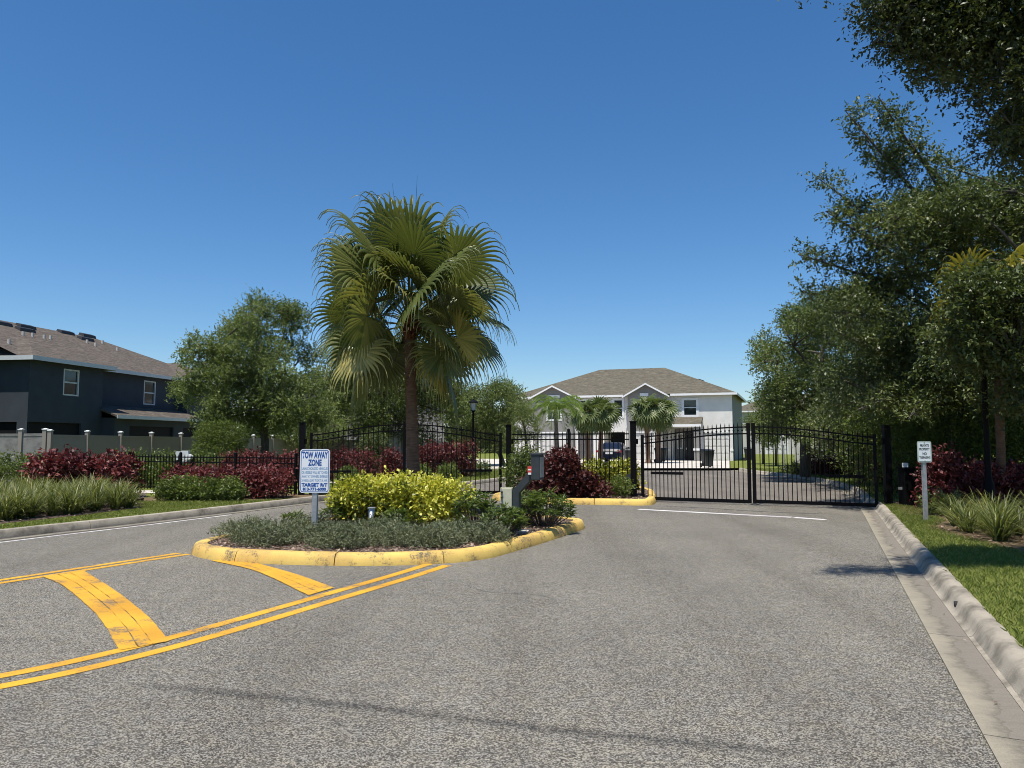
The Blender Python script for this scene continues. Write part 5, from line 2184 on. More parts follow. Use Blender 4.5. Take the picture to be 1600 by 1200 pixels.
def feather_palm(label, base, top):
    t = thing('queen_palm', label, 'palm tree', base)
    B_, T = Vector(base), Vector(top)
    mb = MB()
    mb.tube([tuple(B_.lerp(T, k / 8)) + (0.15 - 0.04 * k / 8,) for k in range(9)], 10)
    mb.build('trunk', M['bark'], t, smooth=True)
    for v in range(2):
        pass
    meshes = {}
    rd = random.Random(3)
    for i in range(18):
        el = (75, 50, 30, 10, 40, 62)[i % 6]
        if el not in meshes:
            V, F, rn = [], [], []
            p = Vector((0, 0, 0))
            e = R(el)
            pts = []
            n = 16
            for k in range(n + 1):
                pts.append((p.copy(), e))
                p = p + Vector((math.cos(e), 0, math.sin(e))) * (2.3 / n)
                e -= 0.13
            for k in range(1, n + 1):
                q, ee = pts[k]
                for sub in range(3):
                    qq = pts[k - 1][0].lerp(q, sub / 3)
                    for s in (-1, 1):
                        L_ = 0.55 * math.sin(math.pi * min(1, 0.15 + 0.8 * k / n)) + 0.1
                        d = Vector((math.cos(ee) * 0.45, s * 0.8, math.sin(ee) * 0.45 + rd.uniform(-0.15, 0.35))).normalized()
                        m_ = qq + d * L_ * 0.5
                        tip = qq + d * L_ * 0.9 + Vector((0, 0, -0.35 * L_))
                        w = Vector((0.018, 0, 0.012))
                        n0 = len(V)
                        V += [tuple(qq), tuple(m_ + w), tuple(tip), tuple(m_ - w)]
                        F.append((n0, n0 + 1, n0 + 2, n0 + 3))
                        rn += [rd.random()] * 4
            for k in range(n):
                a, b = pts[k][0], pts[k + 1][0]
                n0 = len(V)
                w = 0.02
                V += [(a.x, -w, a.z), (a.x, w, a.z), (b.x, w, b.z), (b.x, -w, b.z)]
                F.append((n0, n0 + 1, n0 + 2, n0 + 3))
                rn += [0.6] * 4
            meshes[el] = np_mesh('frond', np.array(V), np.array(F), M['queen'], np.array(rn))
        inst(meshes[el], 'frond', t, tuple(T - B_), R(i * 137.5 + rd.uniform(-10, 10)), None)
    return t


Y = 50.0
feather_palm('bright green feather palm before the left gable of the grey house', ((871 - 800) / FPX * Y, Y, 0.13), PD(868, 640, Y))

# ------------------------------------------------------------------ trees
# left oak
Y = 30.0
b = ((412 - 800) / FPX * Y, Y, 0.13)
tr = [b + (0.19,), PD(413, 720, Y) + (0.165,), PD(414, 690, Y) + (0.16,), PD(410, 640, Y) + (0.12,), PD(408, 570, Y) + (0.08,), PD(402, 500, Y) + (0.04,)]
lm = []
for (u, v, dy) in ((330, 610, -0.5), (310, 560, 0.8), (350, 530, -0.9), (470, 560, 0.4), (485, 620, -0.6), (450, 500, 0.6), (380, 480, 0.2), (420, 640, -1.8), (400, 600, 1.6)):
    a = PD(412, 668 - (670 - v) * 0.22, Y)
    m_ = PD((412 + u) / 2, (650 + v) / 2 - 8, Y + dy * 0.5)
    lm.append([a + (0.075,), m_ + (0.05,), PD(u, v, Y + dy) + (0.02,)])
poly = [(400, 462), (385, 500), (352, 512), (330, 528), (292, 540), (290, 580), (285, 610), (300, 640), (305, 665), (350, 672), (400, 660), (450, 668), (490, 668), (500, 640), (498, 580), (480, 540), (470, 505), (455, 480), (430, 488), (412, 455)]
cl = clumps_in(poly, 85, Y - 2.3, Y + 2.3, 0.38, 0.65, 5) + [PD(401, 470, Y) + (0.28, 0.28, 0.4), PD(402, 485, Y) + (0.35, 0.35, 0.4), PD(450, 485, Y) + (0.35, 0.35, 0.3)]
make_tree('oak_tree', 'rounded young oak tree left of the palm behind the low fence', 'tree', tr, lm, cl, 95000, 0.095, 0.042, M['oak_light'], twig=0.30)

# round conifer shrub in front of it
def bush(name, label, cat, ells, n, L_, W_, mat, base, stems=6, twig=0.22, per=7, shell=0.4, upb=0.35, group=None, out=0.7, stem_r=0.012):
    t = thing(name, label, cat, base, group)
    mb = MB()
    rd_ = random.Random(int(abs(base[0]) * 100) + n)
    for e in ells:
        for k in range(stems):
            x0, y0 = e[0] + rd_.uniform(-.35, .35) * e[3], e[1] + rd_.uniform(-.35, .35) * e[4]
            x1, y1, z1 = e[0] + rd_.uniform(-.8, .8) * e[3], e[1] + rd_.uniform(-.8, .8) * e[4], e[2] + rd_.uniform(0, .6) * e[5]
            mb.tube([(x0, y0, base[2] - 0.05, stem_r), ((x0 + x1) / 2 + rd_.uniform(-.05, .05), (y0 + y1) / 2, (base[2] + z1) / 2, stem_r * 0.8), (x1, y1, z1, stem_r * 0.4)], 5, False)
    mb.build('stems', M['stem'], t)
    V, F, r = clump_leaves(ells, n, L_, W_, twig, per, shell, upb, out=out)
    keep = np.repeat((V.reshape(-1, 4, 3)[:, :, 2].min(1) > base[2] + 0.015), 4)
    V, r = V[keep], r[keep]
    F = np.arange(len(V)).reshape(-1, 4)
    np_obj('foliage', V, F, mat, r, t)
    return t


def hedge_ells(P, Q, top, depth, base_z=0.13, step=0.5, seed=0, rough=0.10):
    """row of overlapping lumps from P to Q filling a clipped hedge"""
    rd_ = random.Random(seed)
    P, Q = Vector(P), Vector(Q)
    L_ = (Q - P).length
    t = (Q - P) / L_
    nn = Vector((-t.y, t.x))
    n = max(1, int(L_ / step))
    out = []
    H = top - base_z
    for i in range(n):
        for lay in (0.35, 0.72):
            for dd in (-0.25, 0.25):
                q = P + t * (L_ * (i + 0.5) / n + rd_.uniform(-.1, .1)) + nn * (dd * depth + rd_.uniform(-.06, .06))
                rz_ = H * 0.28 * rd_.uniform(0.85, 1.1)
                out.append((q.x, q.y, base_z + H * lay + rd_.uniform(-1, 1) * rough * H * 0.5, step * 0.78, depth * 0.30, rz_))
    return out


Y = 27.0
cx = (344 - 800) / FPX * Y
bush('conifer_shrub', 'round clipped bright green conifer in front of the vinyl fence', 'shrub', [(cx, Y, 0.75, 0.90, 0.85, 0.62), (cx, Y, 1.3, 0.88, 0.8, 0.7), (cx + 0.1, Y, 1.85, 0.62, 0.6, 0.50), (cx + 0.72, Y - 0.1, 1.75, 0.28, 0.3, 0.42), (cx - .4, Y, 1.85, 0.35, 0.4, 0.42)], 26000, 0.075, 0.016, M['conifer'], (cx, Y, 0.13), 3, 0.16, 8, 0.3)

# middle oak behind the palm
Y = 43.0
b = ((590 - 800) / FPX * Y, Y, 0.13)
tr = [b + (0.24,), PD(592, 690, Y) + (0.2,), PD(598, 640, Y) + (0.15,), PD(600, 570, Y) + (0.05,)]
lm = [[PD(595, 668, Y) + (0.1,), PD(540, 630, Y) + (0.07,), PD(505, 600, Y - 1) + (0.03,)], [PD(596, 660, Y) + (0.1,), PD(650, 615, Y) + (0.07,), PD(705, 600, Y + 1) + (0.03,)], [PD(597, 650, Y) + (0.09,), PD(560, 590, Y) + (0.06,), PD(545, 545, Y) + (0.02,)], [PD(598, 640, Y) + (0.09,), PD(640, 580, Y) + (0.06,), PD(660, 550, Y) + (0.02,)]]
poly = [(500, 590), (490, 640), (520, 676), (580, 680), (640, 684), (700, 682), (722, 660), (735, 630), (700, 600), (690, 575), (690, 555), (640, 545), (600, 530), (560, 530), (520, 545)]
cl = clumps_in(poly, 110, Y - 3, Y + 3, 0.6, 0.95, 8, 0.7) + clumps_in([(505, 600), (530, 545), (600, 525), (690, 548), (715, 590), (735, 625), (520, 625)], 40, Y - 2, Y + 2, 0.5, 0.8, 18, 0.7)
make_tree('oak_tree', 'broad oak with layered foliage directly behind the palm trunk', 'tree', tr, lm, cl, 115000, 0.12, 0.05, M['oak'], twig=0.42)
# feathery tips right of the trunk
# tree between lamp and grey house
Y = 49.0
b = ((787 - 800) / FPX * Y, Y, 0.13)
tr = [b + (0.16,), PD(782, 712, Y) + (0.14,), PD(772, 690, Y) + (0.12,), PD(768, 650, Y) + (0.08,), PD(770, 615, Y) + (0.04,)]
lm = [[PD(772, 688, Y) + (0.07,), PD(740, 655, Y) + (0.03,)], [PD(772, 690, Y) + (0.07,), PD(815, 650, Y) + (0.03,)]]
poly = [(705, 650), (720, 620), (745, 600), (775, 596), (800, 612), (828, 622), (838, 650), (835, 680), (800, 694), (760, 690), (720, 694), (700, 680)]
cl = clumps_in(poly, 60, Y - 2.4, Y + 2.4, 0.5, 0.8, 9, 0.75)
make_tree('oak_tree', 'small dense oak with leaning trunk between the lamp post and the grey house', 'tree', tr, lm, cl, 42000, 0.12, 0.05, M['oak'], twig=0.4)
Y = 44.0
b = ((822 - 800) / FPX * Y, Y, 0.13)
tr = [b + (0.12,), PD(823, 700, Y) + (0.1,), PD(820, 670, Y) + (0.05,)]
cl = clumps_in([(795, 640), (815, 628), (838, 645), (846, 670), (835, 688), (800, 690)], 16, Y - 1, Y + 1, 0.35, 0.55, 10, 0.75)
make_tree('young_tree', 'slim young tree just right of the middle post in front of the grey house', 'tree', tr, [], cl, 9000, 0.09, 0.036, M['oak_light'], twig=0.35)
# spreading low tree left of the navy house end
Y = 40.0
b = ((470 - 800) / FPX * Y, Y, 0.13)
tr = [b + (0.16,), PD(472, 680, Y) + (0.12,), PD(468, 640, Y) + (0.05,)]
cl = clumps_in([(430, 655), (470, 640), (520, 650), (545, 668), (540, 690), (500, 694), (440, 690)], 34, Y - 1.8, Y + 1.8, 0.5, 0.75, 12, 0.7)
make_tree('shade_tree', 'low spreading pale green tree behind the left gate post', 'tree', tr, [], cl, 17000, 0.10, 0.035, M['oak_light'], twig=0.4)

# ---- right side
# the distant rounded tree edge
Y = 33.0
b = (PD(1257, 700, Y)[0], Y, 0.13)
tr = [b + (0.24,), PD(1258, 700, Y) + (0.22,), PD(1268, 650, Y) + (0.18,), PD(1280, 580, Y) + (0.12,), PD(1290, 510, Y) + (0.05,)]
lm = [[PD(1266, 660, Y) + (0.12,), PD(1230, 610, Y) + (0.08,), PD(1205, 570, Y) + (0.03,)], [PD(1270, 640, Y) + (0.12,), PD(1330, 590, Y) + (0.08,), PD(1370, 560, Y) + (0.03,)], [PD(1278, 590, Y) + (0.09,), PD(1240, 540, Y - 1) + (0.05,), PD(1220, 505, Y) + (0.02,)]]
poly = [(1192, 600), (1186, 560), (1196, 520), (1225, 488), (1262, 470), (1300, 452), (1400, 440), (1420, 560), (1410, 650), (1370, 672), (1300, 690), (1250, 672), (1215, 668), (1196, 648)]
cl = clumps_in(poly, 130, Y - 3, Y + 3, 0.5, 0.85, 14, 0.8) + [PD(1194, 558, Y) + (0.4, 0.4, 0.3), PD(1200, 625, Y) + (0.35, 0.35, 0.3)]
make_tree('oak_tree', 'big rounded oak beyond the right gate leaf at the edge of the trees', 'tree', tr, lm, cl, 130000, 0.105, 0.046, M['oak'], twig=0.36)
# slim trees under it
for u, Y, top, lab in ((1192, 52, 640, 'slim young tree on the lawn right of the grey house'), (1212, 48, 625, 'young tree on the lawn behind the small white sign')):
    b = (PD(u, 700, Y)[0], Y, 0.13)
    tr = [b + (0.08,), PD(u, 690, Y) + (0.07,), PD(u + 2, 655, Y) + (0.03,)]
    cl = clumps_in([(u - 18, 690), (u - 20, 660), (u, top), (u + 18, 655), (u + 18, 692)], 22, Y - 1, Y + 1, 0.4, 0.6, u, 0.8)
    make_tree('young_tree', lab, 'tree', tr, [], cl, 11000, 0.10, 0.04, M['oak'], twig=0.4)

# the near-right live oak whose limbs reach out over the gate
Y = 20.3
b = (PD(1493, 700, Y + 1.5)[0], Y + 1.5, 0.13)
tr = [b + (0.26,), PD(1492, 720, Y + 1.5) + (0.22,), PD(1490, 620, Y + 1.3) + (0.19,), PD(1500, 500, Y + 1) + (0.15,), PD(1508, 400, Y + 0.6) + (0.09,), PD(1506, 330, Y) + (0.04,)]
tips = [((1247, 397), 19.1, (1380, 440)), ((1252, 455), 19.5, (1380, 490)), ((1274, 275), 18.9, (1400, 370)), ((1320, 172), 18.5, (1420, 290)), ((1372, 150), 18.3, (1430, 240)), ((1290, 330), 18.7, (1400, 400)),
        ((1420, 215), 18.9, (1470, 300)), ((1310, 520), 18.1, (1400, 560)), ((1340, 640), 17.5, (1420, 610)), ((1420, 655), 17.1, (1450, 600)), ((1560, 640), 16.0, (1520, 590)), ((1600, 560), 16.2, (1550, 560)), ((1600, 400), 16.8, (1550, 440)), ((1590, 300), 17.4, (1540, 360)), ((1620, 640), 15.6, (1550, 600))]
lm, cl = [], []
for i, ((u, v), Yt, (mu_, mv)) in enumerate(tips):
    a = PD(1500, min(640, mv + 70), Y + 1.0)
    m_ = PD(mu_, mv, (Y + Yt) / 2)
    e = PD(u, v, Yt)
    lm.append([a + (0.075,), m_ + (0.045,), e + (0.012,)])
    cl += clumps_along([m_, e], 0.46, 0.20, 0.36, 60 + i)
poly = [(1375, 350), (1330, 400), (1310, 480), (1320, 560), (1300, 610), (1330, 650), (1400, 640), (1450, 660), (1520, 640), (1600, 650), (1640, 600), (1640, 330), (1580, 330), (1540, 300), (1500, 290), (1460, 290), (1420, 320)]
cl += clumps_in(poly, 125, 17.4, 23.0, 0.40, 0.75, 22, 0.6)
cl += clumps_in([(1475, 262), (1540, 262), (1600, 268), (1650, 290), (1650, 360), (1490, 350)], 18, 16.8, 19.5, 0.34, 0.55, 45, 0.6)
cl += clumps_in([(1490, 470), (1530, 440), (1640, 440), (1640, 655), (1600, 672), (1565, 640), (1545, 596), (1500, 590)], 34, 13.9, 15.4, 0.34, 0.55, 44, 0.7)
lm.append([PD(1500, 560, Y + 1.0) + (0.08,), PD(1545, 540, 17.5) + (0.06,), PD(1590, 560, 14.6) + (0.02,)])
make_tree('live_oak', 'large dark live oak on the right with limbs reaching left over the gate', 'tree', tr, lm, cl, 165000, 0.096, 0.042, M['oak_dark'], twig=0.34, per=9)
# bare pale twig ends seen against the dark
# dark row of trees closing the right side
for i, (u, Y, topv, wpx, lab) in enumerate(((1345, 27, 600, 70, 'dark tree standing behind the right gate leaf'), (1430, 25, 560, 90, 'dark tree directly behind the no trespassing sign'), (1580, 23, 520, 110, 'dark tree behind the right lamp post at the frame edge'), (1490, 32, 480, 130, 'tall dark tree at the back of the right grove'), (1640, 30, 470, 130, 'tree beyond the right frame edge behind the fence'))):
    b = (PD(u, 700, Y)[0], Y, 0.13)
    tr = [b + (0.17,), PD(u - 3, 690, Y) + (0.14,), PD(u + 4, 640, Y) + (0.1,), PD(u, topv + 30, Y) + (0.04,)]
    poly = [(u - wpx * 0.8, 690), (u - wpx, 640), (u - wpx * 0.6, topv + 20), (u, topv), (u + wpx * 0.7, topv + 25), (u + wpx, 640), (u + wpx * 0.8, 700)]
    cl = clumps_in(poly, 60, Y - 1.8, Y + 1.8, 0.5, 0.85, 70 + i, 0.8)
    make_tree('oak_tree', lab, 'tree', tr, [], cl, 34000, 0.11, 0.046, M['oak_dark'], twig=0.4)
# screening hedge of tall shrubs behind the right fence
bush('screen_hedge', 'tall dark green screening shrubs behind the right fence', 'hedge', hedge_ells((9.9, 20.3), (17.5, 18.6), 2.7, 1.6, 0.13, 0.8, 5, 0.12) + hedge_ells((9.8, 22.5), (19, 22), 2.9, 1.8, 0.13, 0.9, 6, 0.15), 60000, 0.10, 0.032, M['conifer'], (12.6, 20.3, 0.13), 2, 0.25)
# yellowing palm caught in the oak
b = (PD(1562, 700, 16.9)[0], 16.9, 0.13)
fan_palm('fan_palm', 'slim fan palm with yellowing fronds tangled in the right oak', b, PD(1556, 462, 15.6), 0.09, 0.08, [(-100, 20, 1.0, 0.0), (-150, -10, 1.0, 0.5), (-60, -30, 0.95, 0.5), (160, 10, 1.0, 0.4), (-120, -50, 0.9, 0.5), (30, 30, 1, 0), (90, 40, 1, 0), (-175, 40, 1.0, 0.0), (-80, 62, 1.0, 0.0), (-20, 45, 1.0, 0.0)], M['yellow_frond'], 1.0, None, False, 1.0, 24, 0.7, 0.75, 1).children[0].data.materials[0] = M['stem']

# the near oak whose canopy hangs into the top right corner
tr = [(11.2, 9.4, 0.13, 0.30), (11.1, 9.4, 2.5, 0.26), (10.7, 9.2, 4.6, 0.22), (10.2, 9.0, 6.5, 0.16), (9.8, 8.9, 8.6, 0.06)]
specs = [((10.7, 9.2, 4.6), (7.6, 8.6, 6.0), (5.6, 8.2, 6.0), (3.85, 7.9, 5.85)),
         ((10.5, 9.1, 5.2), (7.8, 8.6, 7.0), (4.9, 8.0, 7.1), (2.75, 7.6, 6.8)),
         ((10.6, 9.2, 4.9), (8.4, 9.2, 5.4), (6.8, 9.0, 5.6), (5.6, 8.7, 5.35)),
         ((10.6, 9.2, 5.0), (9.0, 9.6, 5.2), (7.6, 9.5, 5.2), (6.7, 9.3, 4.6)),
         ((10.3, 9.0, 6.2), (11.5, 7.5, 7.4), (12.5, 6.5, 7.8), (13.2, 6.0, 7.8)),
         ((10.3, 9.0, 6.2), (11.5, 10.5, 7.4), (12.5, 12, 7.8), (13.2, 12.6, 7.8))]
lm, cl = [], []
for i, s in enumerate(specs):
    lm.append([s[0] + (0.12,), s[1] + (0.08,), s[2] + (0.045,), s[3] + (0.012,)])
    cl += clumps_along(s[1:], 0.50, 0.24, 0.30, 90 + i)
poly = [(1400, -10), (1372, 20), (1390, 50), (1440, 75), (1420, 105), (1412, 160), (1470, 172), (1500, 140), (1545, 150), (1560, 200), (1550, 255), (1600, 262), (1640, 240), (1640, -60), (1400, -60)]
cl += clumps_in(poly, 46, 7.7, 8.9, 0.24, 0.42, 33, 0.8)
rd = random.Random(4)
for k in range(14):
    cl.append((rd.uniform(4.6, 9.5), rd.uniform(7.6, 8.6), rd.uniform(6.7, 7.6), 0.42, 0.42, 0.3))
make_tree('live_oak', 'near live oak canopy hanging into the top right corner of the view', 'tree', tr, lm, cl, 150000, 0.052, 0.024, M['oak_near_shaded'], twig=0.26, per=9)

# far wood closing the horizon
cl = []
rd = random.Random(77)
for k in range(260):
    x = rd.uniform(-75, 75)
    y = 100 + rd.uniform(0, 10) + abs(x) * -0.1
    h = 4.6 + 2.2 * math.sin(x * 0.21) * math.sin(x * 0.53 + 1) + rd.uniform(-0.5, 0.8)
    for z in (1.2, h * 0.55, h * 0.85):
        cl.append((x, y, z, 1.5, 1.3, 1.3))
V, F, r = clump_leaves(cl, 90000, 0.5, 0.25, 0.8, 6, 0.5)
o = np_obj('far_wood', V, F, M['far_leaf'], r)
tag(o, 'far band of trees on the horizon behind the houses', 'wood', kind='stuff')

# ------------------------------------------------------------------ hedges and shrubs
RL = dict(mat=M['red_leaf'])
bush('copperleaf_hedge', 'dark red copperleaf hedge at the far left behind the lilies', 'hedge', hedge_ells((-12.3, 20.2), (-10.15, 20.4), 1.25, 1.2, 0.13, 0.55, 1), 9000, 0.12, 0.062, M['red_leaf'], (-11.0, 20.3, 0.13), 4, 0.2, 5, 0.3, 0.45)
bush('green_hedge', 'clipped green hedge at the left edge before the stone fence', 'hedge', hedge_ells((-17.5, 22.2), (-13.4, 22.2), 1.2, 1.0, 0.13, 0.6, 2, 0.06), 12000, 0.075, 0.034, M['green_leaf'], (-15, 22.2, 0.13), 3, 0.18, 6, 0.3)
bush('copperleaf_hedge', 'long low dark red hedge behind the green shrubs beside the left kerb', 'hedge', hedge_ells((-8.95, 20.55), (-6.0, 20.5), 0.88, 1.1, 0.13, 0.5, 3), 12000, 0.085, 0.045, M['red_leaf'], (-7.6, 20.5, 0.13), 4, 0.18, 5, 0.3, 0.45)
for i, (u, lab) in enumerate(((270, 'leftmost green shrub before the low red hedge'), (300, 'second green shrub from the left before the low red hedge'), (333, 'third green shrub from the left before the low red hedge'), (362, 'rightmost green shrub before the low red hedge'))):
    x = (u - 800) / FPX * 19.55
    bush('green_shrub', lab, 'shrub', [(x, 19.55, 0.42, 0.33, 0.33, 0.26), (x, 19.55, 0.30, 0.36, 0.34, 0.18)], 2600, 0.075, 0.03, M['green_leaf'], (x, 19.55, 0.13), 6, 0.14, 6, 0.4, group='green shrubs in front of the low red hedge')
bush('green_shrub', 'pale green shrub seen through the left fence bars', 'shrub', [((230 - 800) / FPX * 25.2, 25.2, 0.55, 0.7, 0.5, 0.42), ((252 - 800) / FPX * 25.2, 25.2, 0.5, 0.5, 0.5, 0.4)], 5000, 0.08, 0.032, M['green_leaf'], (-12, 25.2, 0.13), 5, 0.18)
bush('green_hedge', 'long clipped green hedge just behind the low left fence', 'hedge', hedge_ells((-13.2, 26.0), (-9.0, 25.6), 1.27, 0.9, 0.13, 0.6, 4, 0.05), 11000, 0.075, 0.03, M['green_leaf'], (-11.4, 25.8, 0.13), 3, 0.18, 6, 0.3)
bush('copperleaf_hedge', 'red hedge around the oak trunk behind the low left fence', 'hedge', hedge_ells((-9.4, 25.3), (-6.3, 24.6), 1.22, 1.0, 0.13, 0.55, 5), 9000, 0.09, 0.045, M['red_leaf'], (-7.8, 25, 0.13), 4, 0.2, 5, 0.3)
bush('copperleaf_hedge', 'red hedge right of the tow sign seen through the exit gate', 'hedge', hedge_ells((-7.2, 29.2), (-5.2, 28.6), 1.28, 1.0, 0.13, 0.55, 6), 6000, 0.09, 0.045, M['red_leaf'], (-6.2, 28.9, 0.13), 4, 0.2, 5, 0.3)
bush('copperleaf_shrub', 'small red shrub seen just left of the palm trunk through the gate', 'shrub', hedge_ells((-5.1, 30.2), (-4.3, 30.3), 1.35, 0.9, 0.13, 0.5, 7), 3000, 0.09, 0.045, M['red_leaf'], (-4.7, 30.2, 0.13), 4, 0.2, 5, 0.3)
bush('copperleaf_hedge', 'taller red hedge right of the palm trunk behind the exit gate', 'hedge', hedge_ells((-4.0, 32.2), (-1.7, 33.2), 1.50, 1.1, 0.13, 0.5, 8, 0.2), 9000, 0.10, 0.05, M['red_leaf'], (-2.9, 32.7, 0.13), 5, 0.2, 5, 0.3)
bush('evergreen_shrub', 'tall dark evergreen shrub seen through the left leaf of the exit gate', 'shrub', [((585 - 800) / FPX * 33, 33, 0.8, 0.75, 0.7, 0.7), ((585 - 800) / FPX * 33, 33, 1.5, 0.6, 0.6, 0.6)], 12000, 0.09, 0.03, M['oak_dark'], ((585 - 800) / FPX * 33, 33, 0.13), 4, 0.2)
for i, (u, Y, lab) in enumerate(((544, 27.6, 'small pale shrub below the red hedge right of the tow sign'), (656, 30.5, 'small pale round shrub just right of the palm trunk'), (700, 31.0, 'small pale round shrub left of the lamp post'), (752, 34, 'small green shrub right of the lamp post foot'))):
    x = (u - 800) / FPX * Y
    bush('green_shrub', lab, 'shrub', [(x, Y, 0.42, 0.4, 0.4, 0.32)], 1800, 0.08, 0.03, M['green_leaf'], (x, Y, 0.13), 4, 0.15)
# right side
bush('copperleaf_hedge', 'large dark red hedge behind the no trespassing sign', 'hedge', hedge_ells((9.25, 16.9), (11.35, 17.0), 1.06, 1.1, 0.13, 0.5, 9) + [(9.45, 17.0, 1.10, 0.42, 0.4, 0.26)], 13000, 0.095, 0.05, M['red_leaf'], (10.2, 16.9, 0.13), 5, 0.2, 5, 0.3, 0.45)
bush('variegated_shrub', 'small yellow-green shrub at the foot of the no trespassing sign', 'shrub', [(8.5, 15.55, 0.36, 0.26, 0.26, 0.20), (8.85, 15.6, 0.34, 0.22, 0.24, 0.18), (8.7, 15.5, 0.24, 0.34, 0.26, 0.12)], 1500, 0.08, 0.034, M['lily'], (8.6, 15.55, 0.13), 8, 0.16)
bush('copperleaf_shrub', 'red shrub beyond the right gate leaf near the curved kerb', 'shrub', hedge_ells((12.3, 25.8), (13.3, 26.0), 1.15, 1.0, 0.13, 0.5, 10), 4500, 0.095, 0.05, M['red_leaf'], (12.8, 25.9, 0.13), 4, 0.2, 5, 0.3)
bush('copperleaf_hedge', 'dark red hedge in tree shade beyond the middle of the right gate leaf', 'hedge', hedge_ells((13.3, 34.3), (16.2, 34.6), 1.25, 1.2, 0.13, 0.6, 11), 8000, 0.10, 0.05, M['red_leaf'], (14.8, 34.4, 0.13), 4, 0.2, 5, 0.3)
bush('lily_border', 'pale strappy border plants along the curved kerb beyond the gate', 'shrub', [(13.2 + k * 0.35, 35.2 - k * 0.15, 0.36, 0.4, 0.4, 0.25) for k in range(-1, 5)], 4500, 0.22, 0.02, M['lily'], (13.8, 35, 0.13), 2, 0.2, 6, 0.5)
# middle island behind
cx, cy = 1.28, 20.75
bush('copperleaf_shrub', 'big bronze-red round bush on the rear yellow-kerbed island', 'shrub', [(cx, cy, 0.62, 0.72, 0.6, 0.5), (cx, cy, 0.95, 0.5, 0.5, 0.38), (cx - 0.5, cy, 0.45, 0.5, 0.45, 0.38), (cx + 0.55, cy, 0.42, 0.55, 0.45, 0.36), (cx + 0.15, cy + 0.1, 1.15, 0.35, 0.35, 0.22), (cx + 1.0, cy - 0.1, 0.3, 0.35, 0.35, 0.22)], 11000, 0.085, 0.062, M['redbrown_leaf'], (cx, cy, 0.13), 6, 0.16, 5, 0.3, 0.5)
bush('variegated_hedge', 'yellow variegated hedge behind the middle fence', 'hedge', hedge_ells((2.1, 22.0), (3.45, 21.75), 1.04, 0.9, 0.13, 0.45, 12, 0.06), 6000, 0.085, 0.04, M['yellow_leaf'], (2.8, 21.9, 0.13), 5, 0.16, 5, 0.3)
bush('green_shrub', 'small green shrub at the foot of the right-gate post on the island', 'shrub', [(2.92, 20.75, 0.38, 0.28, 0.28, 0.26)], 1700, 0.07, 0.024, M['green_leaf'], (2.92, 20.75, 0.13), 5, 0.14)
bush('green_shrub', 'loose light green shrub beside the middle gate post', 'shrub', [(0.22, 21.9, 0.75, 0.42, 0.4, 0.55), (0.45, 22.2, 1.05, 0.4, 0.35, 0.4)], 3600, 0.085, 0.032, M['green_leaf'], (0.3, 22, 0.13), 6, 0.2)

# the front island planting
bush('variegated_shrub', 'big yellow variegated bush on the front island beside the tow sign', 'shrub', hedge_ells((-2.95, 14.15), (-1.05, 14.05), 0.88, 1.35, 0.13, 0.48, 13, 0.05) + [(-2.0, 14.1, 0.74, 0.85, 0.5, 0.22)] + [(-2.9, 13.9, 0.62, 0.35, 0.4, 0.32), (-1.05, 13.9, 0.55, 0.35, 0.4, 0.34)], 19000, 0.072, 0.040, M['yellow_leaf'], (-2.0, 14.1, 0.13), 7, 0.15, 5, 0.28, 0.5)
jun = [(-4.15, 12.15, 0.50), (-3.55, 11.25, 0.50), (-3.35, 12.55, 0.55), (-2.75, 11.55, 0.55), (-2.45, 10.95, 0.42), (-2.2, 12.3, 0.50), (-1.75, 11.25, 0.52), (-1.15, 11.05, 0.45), (-1.0, 11.75, 0.50), (-0.45, 11.55, 0.42)]
jl = ['nearest the left tip of the yellow kerb', 'at the left front of the island bed', 'standing around the tow sign post', 'left of centre along the front of the bed', 'small and frontmost in the middle of the bed', 'before the left foot of the yellow bush', 'right of centre along the front of the bed', 'small, at the right front of the bed', 'before the right half of the yellow bush', 'farthest right beside the call box path']
for (x, y, r), lab in zip(jun, jl):
    bush('juniper_mound', 'low grey-green juniper mound ' + lab, 'ground cover shrub', [(x, y, 0.19, r, r * 0.85, 0.13), (x + 0.1, y + 0.05, 0.25, r * 0.65, r * 0.6, 0.10)], 7500, 0.05, 0.011, M['juniper'], (x, y, 0.125), 3, 0.11, 10, 0.35, 0.3, 'grey juniper mounds along the island front', 0.55, 0.006)


